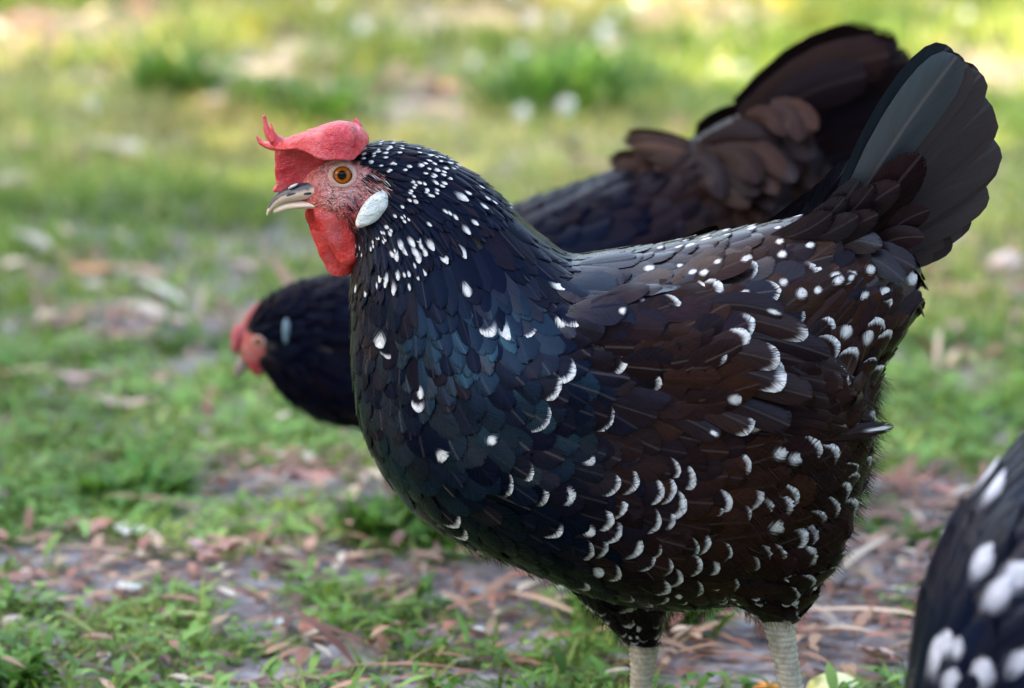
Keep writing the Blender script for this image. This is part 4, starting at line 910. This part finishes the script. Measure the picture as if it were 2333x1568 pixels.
# kitchen scraps at the bottom edge
mfr = NB('fruit_skin'); mfr.set(Base_Color=mfr.ramp(mfr.noise(30, mfr.obj()), [(0.35, (0.45, 0.50, 0.16)), (0.65, (0.72, 0.66, 0.42))]), Roughness=.4)
P = G(1900, 1600); q = gk(P); o = lump('fruit', P, 62*q, 60*q, 44*q, 0, mfr.m, 3, 4, .05); tag(o, 'pale yellow green fruit at the bottom edge right of the hind leg', 'fruit')
mor = simple('orange_peel', (0.70, 0.20, 0.02), (0.80, 0.32, 0.04), 90, .45, .4); P = G(1746, 1588); o = lump('vegetable_piece', P, 34*q, 26*q, 20*q, .3, mor, 5, 3, .15); tag(o, 'orange vegetable piece at the bottom edge by the hind foot', 'vegetable')

# plants behind the hens
mw = simple('petal_white', (0.72, 0.72, 0.68), (0.88, 0.88, 0.86), 200, .5, .2); mst = simple('stem_green', (0.07, 0.14, 0.04), (0.12, 0.22, 0.06), 90, .6, .2)
def flower(P, r, h, lab):
    root = link('clover_flower', None, None, P); tag(root, lab, 'flower', 'white flowers in the far grass')
    V, F = tube([(0, 0, -.005), (.003, 0, h*.5), (.001, .003, h)], [.0012, .001, .0009], 6); link('stem', mesh('stem', V, F, mst), root)
    V = []; F = []; n = 46
    for i in range(n):
        z = 1-1.75*(i+.5)/n; a = i*2.39996; rr = math.sqrt(max(0, 1-z*z)); d = Vector((rr*math.cos(a), rr*math.sin(a), z)); t = d.cross(Vector((0, 0, 1.01))).normalized(); b = Vector((0, 0, h)); o = len(V)
        V += [b+d*r*.3-t*r*.12, b+d*r*.3+t*r*.12, b+d*r+t*r*.2, b+d*r*1.08, b+d*r-t*r*.2]; F += [(o, o+1, o+2, o+3, o+4)]
    link('flower_head', mesh('flower_head', V, F, mw), root)
FL = ['at the top centre left', 'above the red comb', 'topmost in the middle', 'second of the row above the comb and back', 'third of the row above the back', 'large and bright near the top middle', 'left of the leafy weed clump', 'lower left of the leafy weed clump', 'just left inside the weed clump', 'on the right side of the weed clump', 'above the weed clump', 'lowest, below the weed clump', 'low and left below the weed clump', 'left of the weeds towards the comb', 'at the upper edge right of the middle', 'left of the yellow leaves', 'close above the neck of the speckled hen', 'at the very top left of the middle', 'at the top right corner']
for (x, y, r), fl_ in zip([(745,40,18), (825,88,20), (1172,12,22), (1210,82,22), (1275,78,18), (1450,42,26), (1180,150,24), (1160,205,20), (1215,225,18), (1375,118,26), (1395,70,16), (1290,292,26), (1190,298,22), (1080,170,15), (1330,20,16), (1690,60,16), (1150,245,14), (690,10,16), (2200,80,15)], FL):
    P = G(x, y+14); q = gk(P); flower(P, r*q*.8, .028+.01*random.random(), 'small white flower in the blurred grass, '+fl_)
def tuft(P, n, h, spread, lab, wd=.010):
    V = []; F = []; A = []
    for i in range(n):
        a = random.uniform(0, 6.28); t = random.uniform(.15, .8); ln = h*random.uniform(.5, 1.1); b = Vector((random.gauss(0, spread*.3), random.gauss(0, spread*.3), 0)); d = Vector((math.cos(a)*math.sin(t), math.sin(a)*math.sin(t), math.cos(t))); s = Vector((-math.sin(a), math.cos(a), 0)); o = len(V); r1, r2 = random.random(), random.random()
        for k_, (v, w_) in enumerate(((0, .25), (.3, .7), (.6, 1), (.85, .6), (1, .05))):
            c = b+d*ln*v+Vector((math.cos(a), math.sin(a), -.6))*ln*.3*v*v; V += [c-s*wd*w_*.5, c+s*wd*w_*.5]; A += [(r1*.45, r2, 0, 1)]*2
        F += [(o+2*k_, o+2*k_+1, o+2*k_+3, o+2*k_+2) for k_ in range(4)]
    root = link('weed_tuft', mesh('weed_tuft', V, F, M['weed'], True, {'pc': A}), None, P); tag(root, lab, 'weed')
for x, y, n, h, sp, lab in [(405,225,90,.11,.10,'dark green weed clump in the far grass at upper left'), (745,290,90,.09,.10,'dark green weed clump above the red comb'), (1255,270,150,.13,.14,'large leafy weed clump above the speckled back'), (1385,215,90,.11,.10,'leafy weed clump with white flowers left of the dark tail'), (590,255,70,.07,.05,'low weed clump left of the red comb'),
        (250,1150,40,.04,.05,'broad leaved weed in the ground cover at lower left'), (330,1120,36,.045,.05,'pale broad leaved weed beside the bare patch'), (960,1235,60,.04,.07,'leafy weed under the speckled breast'), (880,1225,50,.04,.06,'leafy weed at the left of the breast weeds'), (1550,1450,40,.04,.04,'small weed between the legs of the speckled hen'), (2100,1250,26,.03,.04,'small weed on the soil left of the spotted hen'), (30,1560,40,.03,.05,'silvery weed at the lower left corner'), (1460,1420,34,.035,.04,'small weed behind the front leg')]:
    tuft(G(x, y), n, h, sp, lab, .012 if y < 400 else .013)

# ================================================================== the unseen tree added to shade the hens
def shade_tree(C, rx, ry, rz, n, lab, core=.0):
    root = link('tree', None, None, (C.x, C.y, 0)); tag(root, lab, 'tree')
    parts = [tube([(0, 0, -.1), (.06, .03, C.z*.3), (-.04, 0, C.z*.6), (.05, -.05, C.z*.95)], [.22, .17, .14, .07], 14)]
    for i in range(9):
        a = i*2.4; b = Vector((0, 0, C.z*(.5+.04*i))); e = Vector((math.cos(a)*rx*.7, math.sin(a)*ry*.7, C.z+rz*(.3*math.sin(i*1.7)))); parts.append(tube([b, b.lerp(e, .5)+Vector((0, 0, .12)), e], [.07, .045, .012], 8))
    V, F = join(parts); link('trunk', mesh('trunk', V, F, M['bark']), root)
    r = np.random.default_rng(5); d = r.normal(size=(n, 3)); d /= np.linalg.norm(d, axis=1)[:, None]; rad = r.random(n)**.42
    lob = 1+.16*np.sin(d[:, 0]*5+1)*np.sin(d[:, 1]*6+2)+.12*np.sin(d[:, 2]*7+d[:, 1]*4)
    p = d*(rad*lob)[:, None]*np.array([rx, ry, rz])+np.array([0, 0, C.z]); a = r.normal(size=(n, 3)); a /= np.linalg.norm(a, axis=1)[:, None]; b = np.cross(a, r.normal(size=(n, 3))); b /= np.linalg.norm(b, axis=1)[:, None]
    ln = r.uniform(.09, .17, n)[:, None]; wd = r.uniform(.04, .075, n)[:, None]
    V = np.stack([p-a*ln, p-b*wd, p+a*ln, p+b*wd], 1).reshape(-1, 3); F = np.arange(4*n).reshape(-1, 4); c = np.zeros((n, 4, 4)); c[:, :, 0] = r.random(n)[:, None]; c[:, :, 1] = r.random(n)[:, None]; c[:, :, 3] = 1
    link('crown', mesh('crown', V, F, M['crown'], False, {'pc': c.reshape(-1, 4)}), root)
T = Vector((0, .35, .2)) + sdir*7.0
shade_tree(T, 2.3, 2.3, 1.9, 15000, 'unseen leafy tree added outside the picture to shade the hens')

def loose_tree(C, rx, ry, rz, nc, nl, lab, seed):
    root = link('tree', None, None, (C.x, C.y, 0)); tag(root, lab, 'tree'); r = np.random.default_rng(seed)
    parts = [tube([(0, 0, -.1), (-.05, .05, C.z*.35), (.05, 0, C.z*.7), (0, 0, C.z)], [.18, .14, .10, .05], 12)]
    cc = r.normal(size=(nc, 3)); cc /= np.linalg.norm(cc, axis=1)[:, None]; cc *= (r.random(nc)**.4)[:, None]*np.array([rx, ry, rz]); V = []
    for c in cc[:24]: parts.append(tube([(0, 0, C.z*.62), (c[0]*.5, c[1]*.5, C.z*.85+c[2]*.3), (c[0], c[1], C.z+c[2])], [.05, .03, .01], 6))
    Vt, F = join(parts); link('trunk', mesh('trunk', Vt, F, M['bark']), root)
    n = nc*nl; p = np.repeat(cc, nl, 0)+r.normal(size=(n, 3))*.24+np.array([0, 0, C.z]); a = r.normal(size=(n, 3)); a /= np.linalg.norm(a, axis=1)[:, None]; b = np.cross(a, r.normal(size=(n, 3))); b /= np.linalg.norm(b, axis=1)[:, None]
    ln = r.uniform(.07, .13, n)[:, None]; wd = r.uniform(.03, .06, n)[:, None]; V = np.stack([p-a*ln, p-b*wd, p+a*ln, p+b*wd], 1).reshape(-1, 3); c = np.zeros((n, 4, 4)); c[:, :, 0] = r.random(n)[:, None]; c[:, :, 1] = r.random(n)[:, None]; c[:, :, 3] = 1
    link('crown', mesh('crown', V, np.arange(4*n).reshape(-1, 4), M['crown'], False, {'pc': c.reshape(-1, 4)}), root)
loose_tree(Vector((0, 5.0, .0)) + sdir*8.0, 3.4, 2.4, 1.8, 62, 70, 'unseen loose leafed tree added outside the picture to dapple the far grass', 3)  # unseen tree, added to break the sun into dapples

# unseen wood added all round, outside the picture: one leaf mass that hides the low sky
def added_treeline(n=16000):
    r = np.random.default_rng(9); a = r.uniform(0, 2*np.pi, n); top = 3.6+.7*np.sin(a*7)+.5*np.sin(a*13+1); rad = 10.5+r.normal(0, .7, n)+.6*np.sin(a*9)
    p = np.stack([np.cos(a)*rad, 1.5+np.sin(a)*rad, r.random(n)**.9*top], 1); u = r.normal(size=(n, 3)); u /= np.linalg.norm(u, axis=1)[:, None]; b = np.cross(u, r.normal(size=(n, 3))); b /= np.linalg.norm(b, axis=1)[:, None]
    ln = r.uniform(.16, .34, n)[:, None]; V = np.stack([p-u*ln, p-b*ln*.55, p+u*ln, p+b*ln*.55], 1).reshape(-1, 3); V[:, 2] = np.maximum(V[:, 2], .0); c = np.zeros((n, 4, 4)); c[:, :, 0] = r.random(n)[:, None]; c[:, :, 1] = r.random(n)[:, None]; c[:, :, 3] = 1
    o = link('added_treeline', mesh('added_treeline', V, np.arange(4*n).reshape(-1, 4), M['crown'], False, {'pc': c.reshape(-1, 4)})); tag(o, 'unseen dark green wood added round the hens to hide the low sky', 'wood', kind='stuff')
added_treeline()
